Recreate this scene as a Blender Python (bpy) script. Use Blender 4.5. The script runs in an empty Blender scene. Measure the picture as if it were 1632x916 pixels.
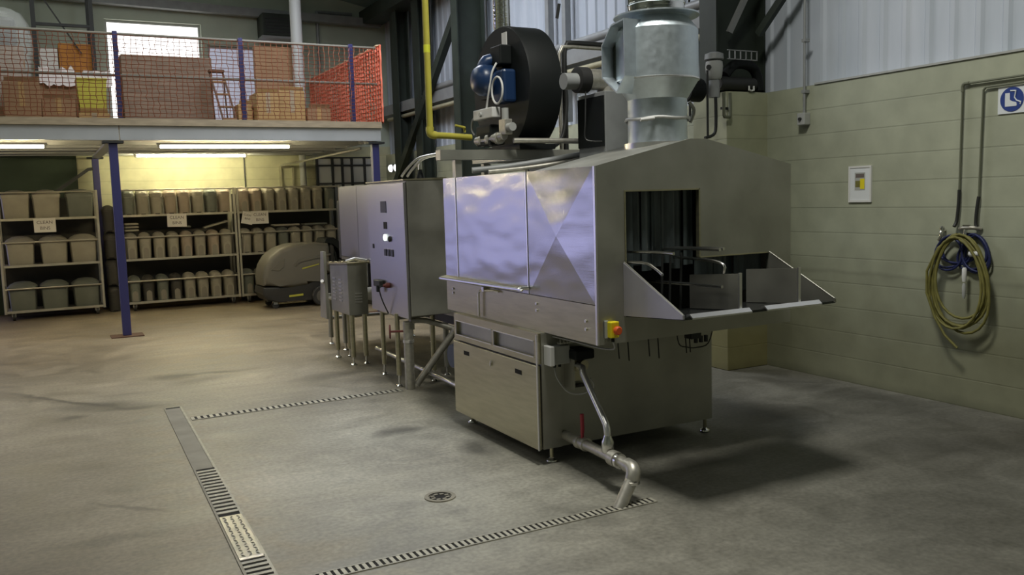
import bpy, bmesh, math, random
from mathutils import Vector, Matrix
random.seed(7)
S = bpy.context.scene
COL = S.collection
PI = math.pi

# ------------------------------------------------------------------ camera
def setup_camera():
    f, yaw, pitch, roll, H = 1391.54, 0.486546, 0.102738, 0.029738, 1.6
    cy, sy, cp, sp = math.cos(yaw), math.sin(yaw), math.cos(pitch), math.sin(pitch)
    F = Vector((sy*cp, cy*cp, -sp)); R = Vector((cy, -sy, 0)); D = F.cross(R)
    c, s = math.cos(roll), math.sin(roll)
    R2 = c*R + s*D; D2 = -s*R + c*D
    U = -D2; B = -F
    m = Matrix(((R2.x, U.x, B.x, 0), (R2.y, U.y, B.y, 0), (R2.z, U.z, B.z, H), (0, 0, 0, 1)))
    cd = bpy.data.cameras.new('camera'); co = bpy.data.objects.new('camera', cd)
    cd.sensor_width = 36; cd.sensor_fit = 'HORIZONTAL'; cd.lens = f/1632*36
    cd.clip_start = 0.05; cd.clip_end = 200
    co.matrix_world = m; COL.objects.link(co); S.camera = co
setup_camera()

# ------------------------------------------------------------------ light
S.view_settings.view_transform = 'Standard'
S.view_settings.look = 'None'
S.view_settings.exposure = 0.0
S.view_settings.gamma = 1.0
S.view_settings.use_curve_mapping = False
try:
    S.cycles.use_denoising = True
    S.cycles.max_bounces = 6
    S.cycles.diffuse_bounces = 4
    S.cycles.glossy_bounces = 4
    S.cycles.sample_clamp_indirect = 4.0
    S.cycles.caustics_reflective = False
    S.cycles.caustics_refractive = False
except Exception:
    pass
W = bpy.data.worlds.new('world'); S.world = W; W.use_nodes = True
W.node_tree.nodes['Background'].inputs[0].default_value = (0.75, 0.85, 1.0, 1)
W.node_tree.nodes['Background'].inputs[1].default_value = 0.12

def area(name, loc, rot, sx, sy, power, col):
    l = bpy.data.lights.new(name, 'AREA'); l.shape = 'RECTANGLE'; l.size = sx; l.size_y = sy
    l.energy = power; l.color = col
    o = bpy.data.objects.new(name, l); o.location = loc; o.rotation_euler = rot; COL.objects.link(o)
    return o
# overhead light and loading-door daylight, plus added unseen lamps that brighten chosen surfaces
area('unseen_roof_light', (2.3, 3.2, 5.62), (0, 0, 0), 0.9, 0.9, 180, (1.0, 0.985, 0.90))
area('unseen_roof_light', (-5.0, 4.4, 6.9), (0, 0, 0), 3.0, 7.0, 95, (1.0, 0.98, 0.90))  # unseen fill added over the far left
area('unseen_roof_light', (3.3, 10.2, 5.4), (0, 0, 0), 1.6, 3.6, 190, (0.86, 0.90, 1.0))  # unseen, added to brighten the cladding and mezzanine
area('unseen_roof_light', (0.3, 10.6, 6.0), (0, 0, 0), 1.8, 4.0, 85, (0.97, 1.0, 0.93))  # unseen, added to lift the mezzanine goods and end wall
area('unseen_door_light', (-3.3, 15.7, 1.15), (-PI/2, 0, 0), 4.2, 2.2, 31, (0.53, 0.52, 1.0))
area('unseen_door_light', (-7.35, 15.7, 1.15), (-PI/2, 0, 0), 3.8, 2.2, 46, (0.56, 0.55, 1.0))  # brighter door half, added for the reflection in the creased panel

# ------------------------------------------------------------------ materials
MATS = {}
def mat(name, col=(0.5, 0.5, 0.5), rough=0.5, metal=0.0, emit=None, estr=0.0, noise=0.0, nscale=8.0,
        bump=0.0, bscale=40.0, stretch=(1, 1, 1), alpha=1.0, spec=0.5, rnoise=0.0):
    if name in MATS: return MATS[name]
    m = bpy.data.materials.new(name); m.use_nodes = True
    nt = m.node_tree; b = nt.nodes['Principled BSDF']
    b.inputs['Base Color'].default_value = (*col, 1); b.inputs['Roughness'].default_value = rough
    b.inputs['Metallic'].default_value = metal
    b.inputs['Specular IOR Level'].default_value = spec
    if alpha < 1: b.inputs['Alpha'].default_value = alpha
    if emit:
        b.inputs['Emission Color'].default_value = (*emit, 1); b.inputs['Emission Strength'].default_value = estr
    if noise or bump or rnoise:
        tc = nt.nodes.new('ShaderNodeTexCoord'); mp = nt.nodes.new('ShaderNodeMapping')
        mp.inputs['Scale'].default_value = stretch
        nt.links.new(tc.outputs['Object'], mp.inputs['Vector'])
    if noise or rnoise:
        n = nt.nodes.new('ShaderNodeTexNoise'); n.inputs['Scale'].default_value = nscale; n.inputs['Detail'].default_value = 6
        nt.links.new(mp.outputs[0], n.inputs['Vector'])
        if noise:
            r = nt.nodes.new('ShaderNodeValToRGB')
            r.color_ramp.elements[0].position = 0.3; r.color_ramp.elements[1].position = 0.7
            r.color_ramp.elements[0].color = (*[max(0, c*(1-noise)) for c in col], 1)
            r.color_ramp.elements[1].color = (*[min(1, c*(1+noise)) for c in col], 1)
            nt.links.new(n.outputs[0], r.inputs[0]); nt.links.new(r.outputs[0], b.inputs['Base Color'])
        if rnoise:
            mr = nt.nodes.new('ShaderNodeMapRange'); mr.inputs['From Min'].default_value = 0.3; mr.inputs['From Max'].default_value = 0.7
            mr.inputs['To Min'].default_value = max(0.03, rough-rnoise); mr.inputs['To Max'].default_value = rough+rnoise
            nt.links.new(n.outputs[0], mr.inputs['Value']); nt.links.new(mr.outputs[0], b.inputs['Roughness'])
    if bump:
        n2 = nt.nodes.new('ShaderNodeTexNoise'); n2.inputs['Scale'].default_value = bscale; n2.inputs['Detail'].default_value = 3
        nt.links.new(mp.outputs[0], n2.inputs['Vector'])
        bp = nt.nodes.new('ShaderNodeBump'); bp.inputs['Strength'].default_value = bump; bp.inputs['Distance'].default_value = 0.02
        nt.links.new(n2.outputs[0], bp.inputs['Height']); nt.links.new(bp.outputs[0], b.inputs['Normal'])
    MATS[name] = m
    return m

M = dict(
 steel=mat('brushed_steel', (0.48, 0.45, 0.31), 0.34, 0.92, noise=0.10, nscale=5, stretch=(1, 1, 8), rnoise=0.05),  # warm base colour paints in the reflection of the tan floor
 steel_d=mat('dull_steel', (0.40, 0.395, 0.345), 0.40, 0.72, noise=0.18, nscale=3, rnoise=0.06),
 satin=mat('satin_panel', (0.52, 0.51, 0.51), 0.33, 0.95, bump=0.03, bscale=3, stretch=(1, 1, 60)),
 cheek=mat('violet_tinted_steel', (0.50, 0.49, 0.55), 0.45, 0.35, noise=0.06),  # violet door reflection put into the base colour
 bright=mat('bright_steel', (0.78, 0.77, 0.74), 0.22, 1.0),
 edge=mat('polished_edge', (0.80, 0.79, 0.78), 0.30, 0.9),
 chrome=mat('flue_steel', (0.80, 0.80, 0.78), 0.10, 1.0, bump=0.25, bscale=9, stretch=(1, 1, 4)),
 galv=mat('galvanised', (0.60, 0.67, 0.72), 0.43, 0.85, noise=0.07, nscale=24, rnoise=0.05),
 galv_pipe=mat('galvanised_pipe', (0.50, 0.48, 0.42), 0.42, 0.7, noise=0.15, nscale=30),
 greyp=mat('grey_paint', (0.30, 0.31, 0.31), 0.5, 0.1, noise=0.1),
 rail=mat('worn_rail', (0.17, 0.16, 0.125), 0.55),
 beam=mat('mezzanine_beam_grey', (0.40, 0.41, 0.40), 0.5, 0.0, noise=0.08, nscale=3),
 tan=mat('deck_edge_board', (0.36, 0.29, 0.19), 0.7, noise=0.2, nscale=5, stretch=(1, 6, 6)),
 blue=mat('blue_post_paint', (0.035, 0.035, 0.13), 0.45),
 dgreen=mat('dark_green_steel', (0.028, 0.038, 0.028), 0.6, noise=0.3, nscale=3),
 dark=mat('dark_metal', (0.02, 0.021, 0.02), 0.5),
 black=mat('matt_black', (0.007, 0.009, 0.009), 0.6, spec=0.25),
 rubber=mat('black_rubber', (0.015, 0.015, 0.015), 0.7),
 yellow=mat('yellow_gas_pipe', (0.52, 0.47, 0.07), 0.5, noise=0.1),
 yellow2=mat('yellow_label', (0.75, 0.78, 0.05), 0.5),
 estop=mat('safety_yellow', (0.85, 0.72, 0.02), 0.4),
 red=mat('red_plastic', (0.36, 0.03, 0.05), 0.5),
 dred=mat('dull_red', (0.14, 0.03, 0.025), 0.6),
 orangered=mat('orange_red_button', (0.75, 0.12, 0.03), 0.4),
 bluem=mat('blue_motor', (0.012, 0.035, 0.10), 0.35),
 white=mat('white_plastic', (0.72, 0.72, 0.70), 0.45),
 lgrey=mat('light_grey_plastic', (0.42, 0.43, 0.41), 0.5),
 cream=mat('cream_insulation', (0.45, 0.42, 0.28), 0.7, noise=0.15, nscale=6),
 paper=mat('paper', (0.78, 0.74, 0.68), 0.8),
 ink=mat('ink', (0.16, 0.13, 0.12), 0.8),
 signblue=mat('sign_blue', (0.025, 0.055, 0.25), 0.45),
 signwhite=mat('sign_white', (0.75, 0.78, 0.80), 0.45),
 cable=mat('grey_cable', (0.38, 0.38, 0.37), 0.5),
 hose_y=mat('yellow_hose', (0.19, 0.175, 0.045), 0.6, noise=0.2, nscale=20),
 hose_b=mat('blue_hose', (0.018, 0.025, 0.10), 0.5),
 copper=mat('old_pipe_paint', (0.15, 0.16, 0.11), 0.55),
 bin=mat('bin_grey', (0.37, 0.34, 0.27), 0.55, noise=0.08, nscale=6),
 bin_w=mat('bin_warm', (0.39, 0.32, 0.25), 0.55, noise=0.08, nscale=6),
 bin_r=mat('bin_recess', (0.29, 0.265, 0.215), 0.6),
 bin_g=mat('bin_green_grey', (0.17, 0.18, 0.15), 0.55, noise=0.1, nscale=6),
 bin_d=mat('bin_dark', (0.06, 0.055, 0.045), 0.6, noise=0.1, nscale=6),
 rack=mat('rack_galvanised', (0.50, 0.47, 0.39), 0.45, 0.5, noise=0.1),
 pw=mat('washer_grey', (0.145, 0.135, 0.11), 0.5),
 pwd=mat('washer_dark', (0.03, 0.028, 0.024), 0.55),
 pwy=mat('washer_yellow', (0.50, 0.48, 0.06), 0.5),
 tyre=mat('washer_tyre', (0.035, 0.033, 0.03), 0.7),
 hub=mat('wheel_hub', (0.12, 0.11, 0.09), 0.5),
 card=mat('cardboard', (0.30, 0.18, 0.095), 0.8, noise=0.1, nscale=3),
 card2=mat('cardboard_pale', (0.42, 0.27, 0.11), 0.8, noise=0.1, nscale=3),
 card3=mat('cardboard_stack', (0.22, 0.155, 0.11), 0.8, noise=0.22, nscale=4, stretch=(1, 1, 7)),
 orangebox=mat('orange_carton', (0.50, 0.20, 0.03), 0.7, noise=0.15),
 yellowtub=mat('yellow_tub', (0.50, 0.45, 0.06), 0.5),
 wrap=mat('clear_wrap', (0.70, 0.72, 0.70), 0.25, alpha=0.32, bump=0.8, bscale=7),
 poly=mat('white_polythene', (0.68, 0.62, 0.60), 0.4, bump=0.6, bscale=10),
 net=mat('orange_net', (0.30, 0.10, 0.05), 0.6),
 net2=mat('bright_orange_net', (0.78, 0.19, 0.11), 0.6),
 netedge=mat('net_edge_cord', (0.60, 0.48, 0.30), 0.6),
 tube=mat('lit_tube', (1, 1, 1), 0.5, emit=(1.0, 0.84, 0.50), estr=80.0),
 tube_wall=mat('lit_wall_tube', (1, 1, 1), 0.5, emit=(1.0, 0.90, 0.56), estr=150.0),
 curtain=mat('strip_curtain', (0.085, 0.105, 0.11), 0.32, noise=0.4, nscale=5, stretch=(6, 6, 1)),
 table=mat('wet_dark_steel', (0.06, 0.065, 0.065), 0.22, 0.7, noise=0.3, nscale=5),
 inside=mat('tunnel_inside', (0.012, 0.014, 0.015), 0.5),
 seam=mat('dark_seam', (0.03, 0.03, 0.028), 0.6),
 rust=mat('rust_brown', (0.11, 0.055, 0.03), 0.7),
 drain=mat('drain_steel', (0.38, 0.36, 0.30), 0.55, 0.4, noise=0.2, nscale=14),
 drain_l=mat('drain_frame', (0.46, 0.44, 0.36), 0.6, 0.2, noise=0.2, nscale=10),
 cover=mat('worn_infill', (0.27, 0.25, 0.20), 0.75, noise=0.2, nscale=4),
 pit=mat('drain_pit', (0.012, 0.011, 0.010), 0.9),
 chequer=mat('chequer_plate', (0.40, 0.39, 0.33), 0.36, 0.7, noise=0.15, nscale=12),
 roof=mat('roof_sheet', (0.34, 0.39, 0.33), 0.7, noise=0.15, nscale=2),
 glow=mat('daylit_glass', (0.9, 0.9, 0.9), 0.3, emit=(1.0, 0.98, 0.95), estr=2.2),
 frost=mat('frosted_glass', (0.5, 0.52, 0.6), 0.3, emit=(0.62, 0.64, 0.80), estr=0.36),
 lampglow=mat('bulkhead_glow', (1, 1, 1), 0.3, emit=(1, 1, 1), estr=3.0),
 lens=mat('green_lit_lens', (0.8, 0.9, 0.8), 0.3, emit=(0.85, 1.0, 0.9), estr=1.4),
 wall_green=mat('green_wall_sheet', (0.045, 0.065, 0.04), 0.8, noise=0.15, nscale=3),
 screen=mat('dark_display', (0.05, 0.05, 0.06), 0.3),
)

def nodes_new(name):
    m = bpy.data.materials.new(name); m.use_nodes = True
    return m, m.node_tree, m.node_tree.nodes['Principled BSDF']

def wavy_steel():
    m, nt, b = nodes_new('wavy_brushed_panel')
    b.inputs['Metallic'].default_value = 0.95
    b.inputs['Base Color'].default_value = (0.50, 0.50, 0.50, 1)
    b.inputs['Roughness'].default_value = 0.23
    tc = nt.nodes.new('ShaderNodeTexCoord')
    n1 = nt.nodes.new('ShaderNodeTexNoise'); n1.inputs['Scale'].default_value = 3.0; n1.inputs['Detail'].default_value = 1.0
    m1 = nt.nodes.new('ShaderNodeMapping'); m1.inputs['Scale'].default_value = (1, 0.75, 1.9)
    nt.links.new(tc.outputs['Object'], m1.inputs['Vector']); nt.links.new(m1.outputs[0], n1.inputs['Vector'])
    mp = nt.nodes.new('ShaderNodeMapping'); mp.inputs['Scale'].default_value = (1, 1.2, 160)
    nt.links.new(tc.outputs['Object'], mp.inputs['Vector'])
    n2 = nt.nodes.new('ShaderNodeTexNoise'); n2.inputs['Scale'].default_value = 3.0; n2.inputs['Detail'].default_value = 2
    nt.links.new(mp.outputs[0], n2.inputs['Vector'])
    b1 = nt.nodes.new('ShaderNodeBump'); b1.inputs['Strength'].default_value = 0.42; b1.inputs['Distance'].default_value = 0.03
    nt.links.new(n1.outputs[0], b1.inputs['Height'])
    b2 = nt.nodes.new('ShaderNodeBump'); b2.inputs['Strength'].default_value = 0.06; b2.inputs['Distance'].default_value = 0.004
    nt.links.new(n2.outputs[0], b2.inputs['Height']); nt.links.new(b1.outputs[0], b2.inputs['Normal'])
    nt.links.new(b2.outputs[0], b.inputs['Normal'])
    return m
M['wavy'] = wavy_steel()

def cladding_mat():
    m, nt, b = nodes_new('wall_cladding')
    tc = nt.nodes.new('ShaderNodeTexCoord')
    mp = nt.nodes.new('ShaderNodeMapping'); mp.inputs['Scale'].default_value = (1, 3, 0.5)
    nt.links.new(tc.outputs['Object'], mp.inputs['Vector'])
    n = nt.nodes.new('ShaderNodeTexNoise'); n.inputs['Scale'].default_value = 1.6; n.inputs['Detail'].default_value = 5
    nt.links.new(mp.outputs[0], n.inputs['Vector'])
    r = nt.nodes.new('ShaderNodeValToRGB'); r.color_ramp.elements[0].position = .3; r.color_ramp.elements[1].position = .75
    r.color_ramp.elements[0].color = (0.48, 0.53, 0.60, 1); r.color_ramp.elements[1].color = (0.60, 0.64, 0.71, 1)
    nt.links.new(n.outputs[0], r.inputs[0]); nt.links.new(r.outputs[0], b.inputs['Base Color'])
    b.inputs['Roughness'].default_value = 0.55
    return m
M['clad'] = cladding_mat()

def block_mat(name, axis, base, dirt, dirt_z, tide=0.8):
    """painted blockwork: courses 0.2 m high, grime thickening towards the ground with a patchy edge"""
    m, nt, b = nodes_new(name)
    tc = nt.nodes.new('ShaderNodeTexCoord'); sp = nt.nodes.new('ShaderNodeSeparateXYZ')
    nt.links.new(tc.outputs['Object'], sp.inputs[0])
    cb = nt.nodes.new('ShaderNodeCombineXYZ')
    sh = nt.nodes.new('ShaderNodeMath'); sh.operation = 'ADD'; sh.inputs[1].default_value = 25.0
    nt.links.new(sp.outputs[axis], sh.inputs[0]); nt.links.new(sh.outputs[0], cb.inputs[0]); nt.links.new(sp.outputs[2], cb.inputs[1])
    br = nt.nodes.new('ShaderNodeTexBrick')
    br.inputs['Scale'].default_value = 1.0; br.offset = 0.0; br.inputs['Brick Width'].default_value = 60.0; br.inputs['Row Height'].default_value = 0.205
    br.inputs['Mortar Size'].default_value = 0.006; br.inputs['Mortar Smooth'].default_value = 0.4
    br.inputs['Color1'].default_value = (*base, 1); br.inputs['Color2'].default_value = (*[c*0.95 for c in base], 1)
    br.inputs['Mortar'].default_value = (*[c*0.80 for c in base], 1)
    nt.links.new(cb.outputs[0], br.inputs['Vector'])
    n = nt.nodes.new('ShaderNodeTexNoise'); n.inputs['Scale'].default_value = 1.3; n.inputs['Detail'].default_value = 6
    nt.links.new(tc.outputs['Object'], n.inputs['Vector'])
    # height + noise -> grime mask
    ad = nt.nodes.new('ShaderNodeMath'); ad.operation = 'MULTIPLY_ADD'; ad.inputs[1].default_value = -0.9
    nt.links.new(n.outputs[0], ad.inputs[0]); nt.links.new(sp.outputs[2], ad.inputs[2])
    mr = nt.nodes.new('ShaderNodeMapRange'); mr.inputs['From Min'].default_value = dirt_z; mr.inputs['From Max'].default_value = dirt_z-0.75
    mr.inputs['To Min'].default_value = 0.0; mr.inputs['To Max'].default_value = 0.75
    nt.links.new(ad.outputs[0], mr.inputs['Value'])
    mx = nt.nodes.new('ShaderNodeMix'); mx.data_type = 'RGBA'
    nt.links.new(mr.outputs[0], mx.inputs['Factor']); nt.links.new(br.outputs[0], mx.inputs['A'])
    mx.inputs['B'].default_value = (*dirt, 1)
    n3 = nt.nodes.new('ShaderNodeTexNoise'); n3.inputs['Scale'].default_value = 5; n3.inputs['Detail'].default_value = 5
    nt.links.new(tc.outputs['Object'], n3.inputs['Vector'])
    r3 = nt.nodes.new('ShaderNodeMapRange'); r3.inputs['From Min'].default_value = .3; r3.inputs['From Max'].default_value = .7
    r3.inputs['To Min'].default_value = .86; r3.inputs['To Max'].default_value = 1.06
    nt.links.new(n3.outputs[0], r3.inputs['Value'])
    ml = nt.nodes.new('ShaderNodeMix'); ml.data_type = 'RGBA'; ml.blend_type = 'MULTIPLY'; ml.inputs['Factor'].default_value = 1
    nt.links.new(mx.outputs['Result'], ml.inputs['A']); nt.links.new(r3.outputs[0], ml.inputs['B'])
    # tide mark: a ragged dark line about a metre up, duller paint below it
    n4 = nt.nodes.new('ShaderNodeTexNoise'); n4.inputs['Scale'].default_value = 2.2; n4.inputs['Detail'].default_value = 7
    nt.links.new(tc.outputs['Object'], n4.inputs['Vector'])
    a4 = nt.nodes.new('ShaderNodeMath'); a4.operation = 'MULTIPLY_ADD'; a4.inputs[1].default_value = 0.10
    nt.links.new(n4.outputs[0], a4.inputs[0]); nt.links.new(sp.outputs[2], a4.inputs[2])
    def ramp(src, stops):
        rr = nt.nodes.new('ShaderNodeValToRGB'); e = rr.color_ramp.elements
        e[0].position, e[1].position = stops[0][0], stops[-1][0]
        e[0].color = (*[stops[0][1]]*3, 1); e[1].color = (*[stops[-1][1]]*3, 1)
        for (p_, v_) in stops[1:-1]:
            q_ = e.new(p_); q_.color = (v_, v_, v_, 1)
        nt.links.new(src, rr.inputs[0]); return rr.outputs[0]
    r4 = ramp(a4.outputs[0], [(0.03, .55), (.12, .92), (.93, .90), (.955, .74), (.985, 1.0)])
    m4 = nt.nodes.new('ShaderNodeMix'); m4.data_type = 'RGBA'; m4.blend_type = 'MULTIPLY'; m4.inputs['Factor'].default_value = tide
    nt.links.new(ml.outputs['Result'], m4.inputs['A']); nt.links.new(r4, m4.inputs['B'])
    nt.links.new(m4.outputs['Result'], b.inputs['Base Color'])
    b.inputs['Roughness'].default_value = 0.6
    bp = nt.nodes.new('ShaderNodeBump'); bp.inputs['Strength'].default_value = 0.35; bp.inputs['Distance'].default_value = 0.006
    iv = nt.nodes.new('ShaderNodeMath'); iv.operation = 'SUBTRACT'; iv.inputs[0].default_value = 1.0
    nt.links.new(br.outputs['Fac'], iv.inputs[1]); nt.links.new(iv.outputs[0], bp.inputs['Height'])
    nt.links.new(bp.outputs[0], b.inputs['Normal'])
    return m
M['block_side'] = block_mat('block_side', 1, (0.41, 0.43, 0.32), (0.22, 0.215, 0.125), 0.72)
M['block_face'] = block_mat('block_face', 0, (0.42, 0.43, 0.29), (0.30, 0.26, 0.09), 0.55)
M['block_end'] = block_mat('block_end', 0, (0.58, 0.57, 0.37), (0.35, 0.30, 0.17), 0.2, 0.0)
M['plaster_end'] = mat('end_wall_board', (0.50, 0.56, 0.46), 0.7, noise=0.08, nscale=2)

def floor_mat():
    m, nt, b = nodes_new('concrete_floor')
    L = nt.links.new
    tc = nt.nodes.new('ShaderNodeTexCoord')
    def noise(scale, det, vec=None, dist=0.0):
        n = nt.nodes.new('ShaderNodeTexNoise'); n.inputs['Scale'].default_value = scale; n.inputs['Detail'].default_value = det
        n.inputs['Distortion'].default_value = dist
        L(vec or tc.outputs['Object'], n.inputs['Vector']); return n
    def maprange(src, a, bb, c, d):
        r = nt.nodes.new('ShaderNodeMapRange'); r.inputs['From Min'].default_value = a; r.inputs['From Max'].default_value = bb
        r.inputs['To Min'].default_value = c; r.inputs['To Max'].default_value = d; L(src, r.inputs['Value']); return r.outputs[0]
    n1 = noise(0.55, 8, dist=0.6)
    r = nt.nodes.new('ShaderNodeValToRGB'); e = r.color_ramp.elements
    e[0].position = 0.33; e[0].color = (0.23, 0.218, 0.178, 1); e[1].position = 0.68; e[1].color = (0.365, 0.355, 0.30, 1)
    L(n1.outputs[0], r.inputs[0]); col = r.outputs[0]
    n2 = noise(3.2, 9, dist=1.0)
    def mult(colr, fac):
        x = nt.nodes.new('ShaderNodeMix'); x.data_type = 'RGBA'; x.blend_type = 'MULTIPLY'; x.inputs['Factor'].default_value = 1
        L(colr, x.inputs['A']); L(fac, x.inputs['B']); return x.outputs['Result']
    col = mult(col, maprange(n2.outputs[0], .3, .72, .76, 1.16))
    n3 = noise(38, 4)
    col = mult(col, maprange(n3.outputs[0], .3, .7, .80, 1.15))
    mps = nt.nodes.new('ShaderNodeMapping'); mps.inputs['Scale'].default_value = (1.1, 6.5, 1); mps.inputs['Rotation'].default_value = (0, 0, .35)
    L(tc.outputs['Object'], mps.inputs['Vector']); ns = noise(1.0, 8, mps.outputs[0], .8)
    col = mult(col, maprange(ns.outputs[0], .35, .7, .92, 1.08))
    # brown tracked-in dirt towards the trolleys and the left of the channel
    sx_ = nt.nodes.new('ShaderNodeSeparateXYZ'); L(tc.outputs['Object'], sx_.inputs[0])
    k1 = nt.nodes.new('ShaderNodeMath'); k1.operation = 'MULTIPLY_ADD'; k1.inputs[1].default_value = 3.5; L(n1.outputs[0], k1.inputs[0]); L(sx_.outputs[1], k1.inputs[2])
    bm1 = maprange(k1.outputs[0], 7.8, 11.5, 0.0, .9)
    k2 = nt.nodes.new('ShaderNodeMath'); k2.operation = 'MULTIPLY_ADD'; k2.inputs[1].default_value = -1.6; L(n2.outputs[0], k2.inputs[0]); L(sx_.outputs[0], k2.inputs[2])
    bm2 = maprange(k2.outputs[0], .35, -.35, 0.0, .55)
    mxx = nt.nodes.new('ShaderNodeMath'); mxx.operation = 'MAXIMUM'; L(bm1, mxx.inputs[0]); L(bm2, mxx.inputs[1])
    dm = nt.nodes.new('ShaderNodeMix'); dm.data_type = 'RGBA'; dm.blend_type = 'MULTIPLY'; L(mxx.outputs[0], dm.inputs['Factor'])
    L(col, dm.inputs['A']); dm.inputs['B'].default_value = (0.90, 0.74, 0.56, 1); col = dm.outputs['Result']
    # trodden stains, damp and worn patches, some painting floor light and shade: x, y, radius x, radius y, angle, strength
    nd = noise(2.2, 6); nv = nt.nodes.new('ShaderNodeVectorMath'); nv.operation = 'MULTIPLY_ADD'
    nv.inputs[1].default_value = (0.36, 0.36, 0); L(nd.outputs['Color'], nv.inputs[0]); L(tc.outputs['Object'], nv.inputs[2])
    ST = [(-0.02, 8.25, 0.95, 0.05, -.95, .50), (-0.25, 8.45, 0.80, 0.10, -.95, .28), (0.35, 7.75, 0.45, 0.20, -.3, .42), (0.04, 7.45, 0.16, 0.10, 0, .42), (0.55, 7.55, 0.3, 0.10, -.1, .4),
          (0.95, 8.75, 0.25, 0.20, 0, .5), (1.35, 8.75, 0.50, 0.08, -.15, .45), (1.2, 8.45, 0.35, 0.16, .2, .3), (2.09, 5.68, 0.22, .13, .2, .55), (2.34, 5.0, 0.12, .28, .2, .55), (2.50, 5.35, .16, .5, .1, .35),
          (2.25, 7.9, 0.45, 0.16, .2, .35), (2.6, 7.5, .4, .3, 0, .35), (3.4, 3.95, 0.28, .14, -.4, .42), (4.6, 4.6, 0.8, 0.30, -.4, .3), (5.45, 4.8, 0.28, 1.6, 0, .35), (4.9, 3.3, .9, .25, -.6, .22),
          (0.27, 5.0, 0.36, 0.03, -.85, .3), (0.15, 4.55, .4, .06, -.2, .25), (-.2, 4.1, .5, .4, .2, .2), (1.5, 4.8, .8, 1.1, .2, -.30), (1.9, 6.1, .7, .6, .3, -.22), (1.7, 3.35, 1.1, .22, 0, -.22), (1.6, 8.3, .8, .3, .4, -.2), (1.4, 12.6, 1.6, .7, .1, .15),  # negative strengths: worn pale concrete, with the lit centre painted brighter
          (3.6, 2.6, 1.2, .6, .2, .16), (4.5, 2.9, 2.3, 2.2, 0, .46), (-.9, 4.6, 1.5, 2.6, 0, .36), (5.2, 4.6, 1.2, 1.5, 0, .32)]  # the widest patches darken the floor in place of shade
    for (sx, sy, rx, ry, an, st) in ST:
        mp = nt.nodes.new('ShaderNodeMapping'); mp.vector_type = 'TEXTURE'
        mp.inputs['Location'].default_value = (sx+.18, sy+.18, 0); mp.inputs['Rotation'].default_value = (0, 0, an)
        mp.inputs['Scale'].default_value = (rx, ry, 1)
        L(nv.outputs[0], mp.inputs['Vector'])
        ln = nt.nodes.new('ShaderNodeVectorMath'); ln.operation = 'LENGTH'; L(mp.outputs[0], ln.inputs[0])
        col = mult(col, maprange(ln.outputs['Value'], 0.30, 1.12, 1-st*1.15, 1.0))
    L(col, b.inputs['Base Color'])
    L(maprange(n2.outputs[0], .3, .7, .42, .62), b.inputs['Roughness'])
    bp = nt.nodes.new('ShaderNodeBump'); bp.inputs['Strength'].default_value = .25; bp.inputs['Distance'].default_value = .01
    L(n2.outputs[0], bp.inputs['Height']); L(bp.outputs[0], b.inputs['Normal'])
    return m
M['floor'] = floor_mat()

# ------------------------------------------------------------------ helpers
def bm_new(): return bmesh.new()
def wl(o):
    v = Vector((0, 0, 0))
    while o: v += o.location; o = o.parent
    return v
def obj(name, bm, m, parent=None, smooth=None, label=None):
    me = bpy.data.meshes.new(name)
    bmesh.ops.recalc_face_normals(bm, faces=bm.faces)
    if parent: bmesh.ops.translate(bm, verts=bm.verts, vec=-wl(parent))
    bm.to_mesh(me); bm.free()
    me.materials.append(M[m] if isinstance(m, str) else m)
    if smooth is not None:
        for p in me.polygons: p.use_smooth = True
        try: me.set_sharp_from_angle(angle=math.radians(smooth))
        except Exception: pass
    o = bpy.data.objects.new(name, me); COL.objects.link(o)
    if parent: o.parent = parent
    if label: o['label'] = label
    return o
def tag(o, label, cat, group=None, kind=None):
    o['label'] = label; o['category'] = cat
    if group: o['group'] = group
    if kind: o['kind'] = kind
    return o
def thing(name, label, cat, loc, group=None, kind=None):
    o = bpy.data.objects.new(name, None); o.empty_display_size = 0.1; COL.objects.link(o); o.location = loc
    return tag(o, label, cat, group, kind)
def struct(name, bm, m, parent=None, smooth=None):
    o = obj(name, bm, m, parent, smooth)
    if not parent: o['kind'] = 'structure'
    return o
def box(bm, x0, y0, z0, x1, y1, z1, bev=0.0, seg=2):
    vs = [bm.verts.new((x, y, z)) for z in (z0, z1) for y in (y0, y1) for x in (x0, x1)]
    F = [(0, 1, 3, 2), (4, 6, 7, 5), (0, 4, 5, 1), (2, 3, 7, 6), (0, 2, 6, 4), (1, 5, 7, 3)]
    fs = [bm.faces.new([vs[i] for i in f]) for f in F]
    if bev:
        es = list({e for f in fs for e in f.edges})
        bmesh.ops.bevel(bm, geom=es, offset=bev, segments=seg, affect='EDGES', profile=0.5)
    return bm
def B(*a, **k): return box(bm_new(), *a, **k)
def prism(bm, pts, axis, a, b, bev=0.0, seg=2):
    """closed outline in the two axes other than `axis`, extruded from a to b"""
    def P(p, t):
        return {'X': (t, p[0], p[1]), 'Y': (p[0], t, p[1]), 'Z': (p[0], p[1], t)}[axis]
    A = [bm.verts.new(P(p, a)) for p in pts]; Bv = [bm.verts.new(P(p, b)) for p in pts]
    fs = [bm.faces.new(A), bm.faces.new(Bv[::-1])]
    n = len(pts)
    for i in range(n): fs.append(bm.faces.new((A[i], A[(i+1) % n], Bv[(i+1) % n], Bv[i])))
    if bev:
        es = list({e for f in fs[:2] for e in f.edges})
        bmesh.ops.bevel(bm, geom=es, offset=bev, segments=seg, affect='EDGES', profile=0.5)
    return bm
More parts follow.
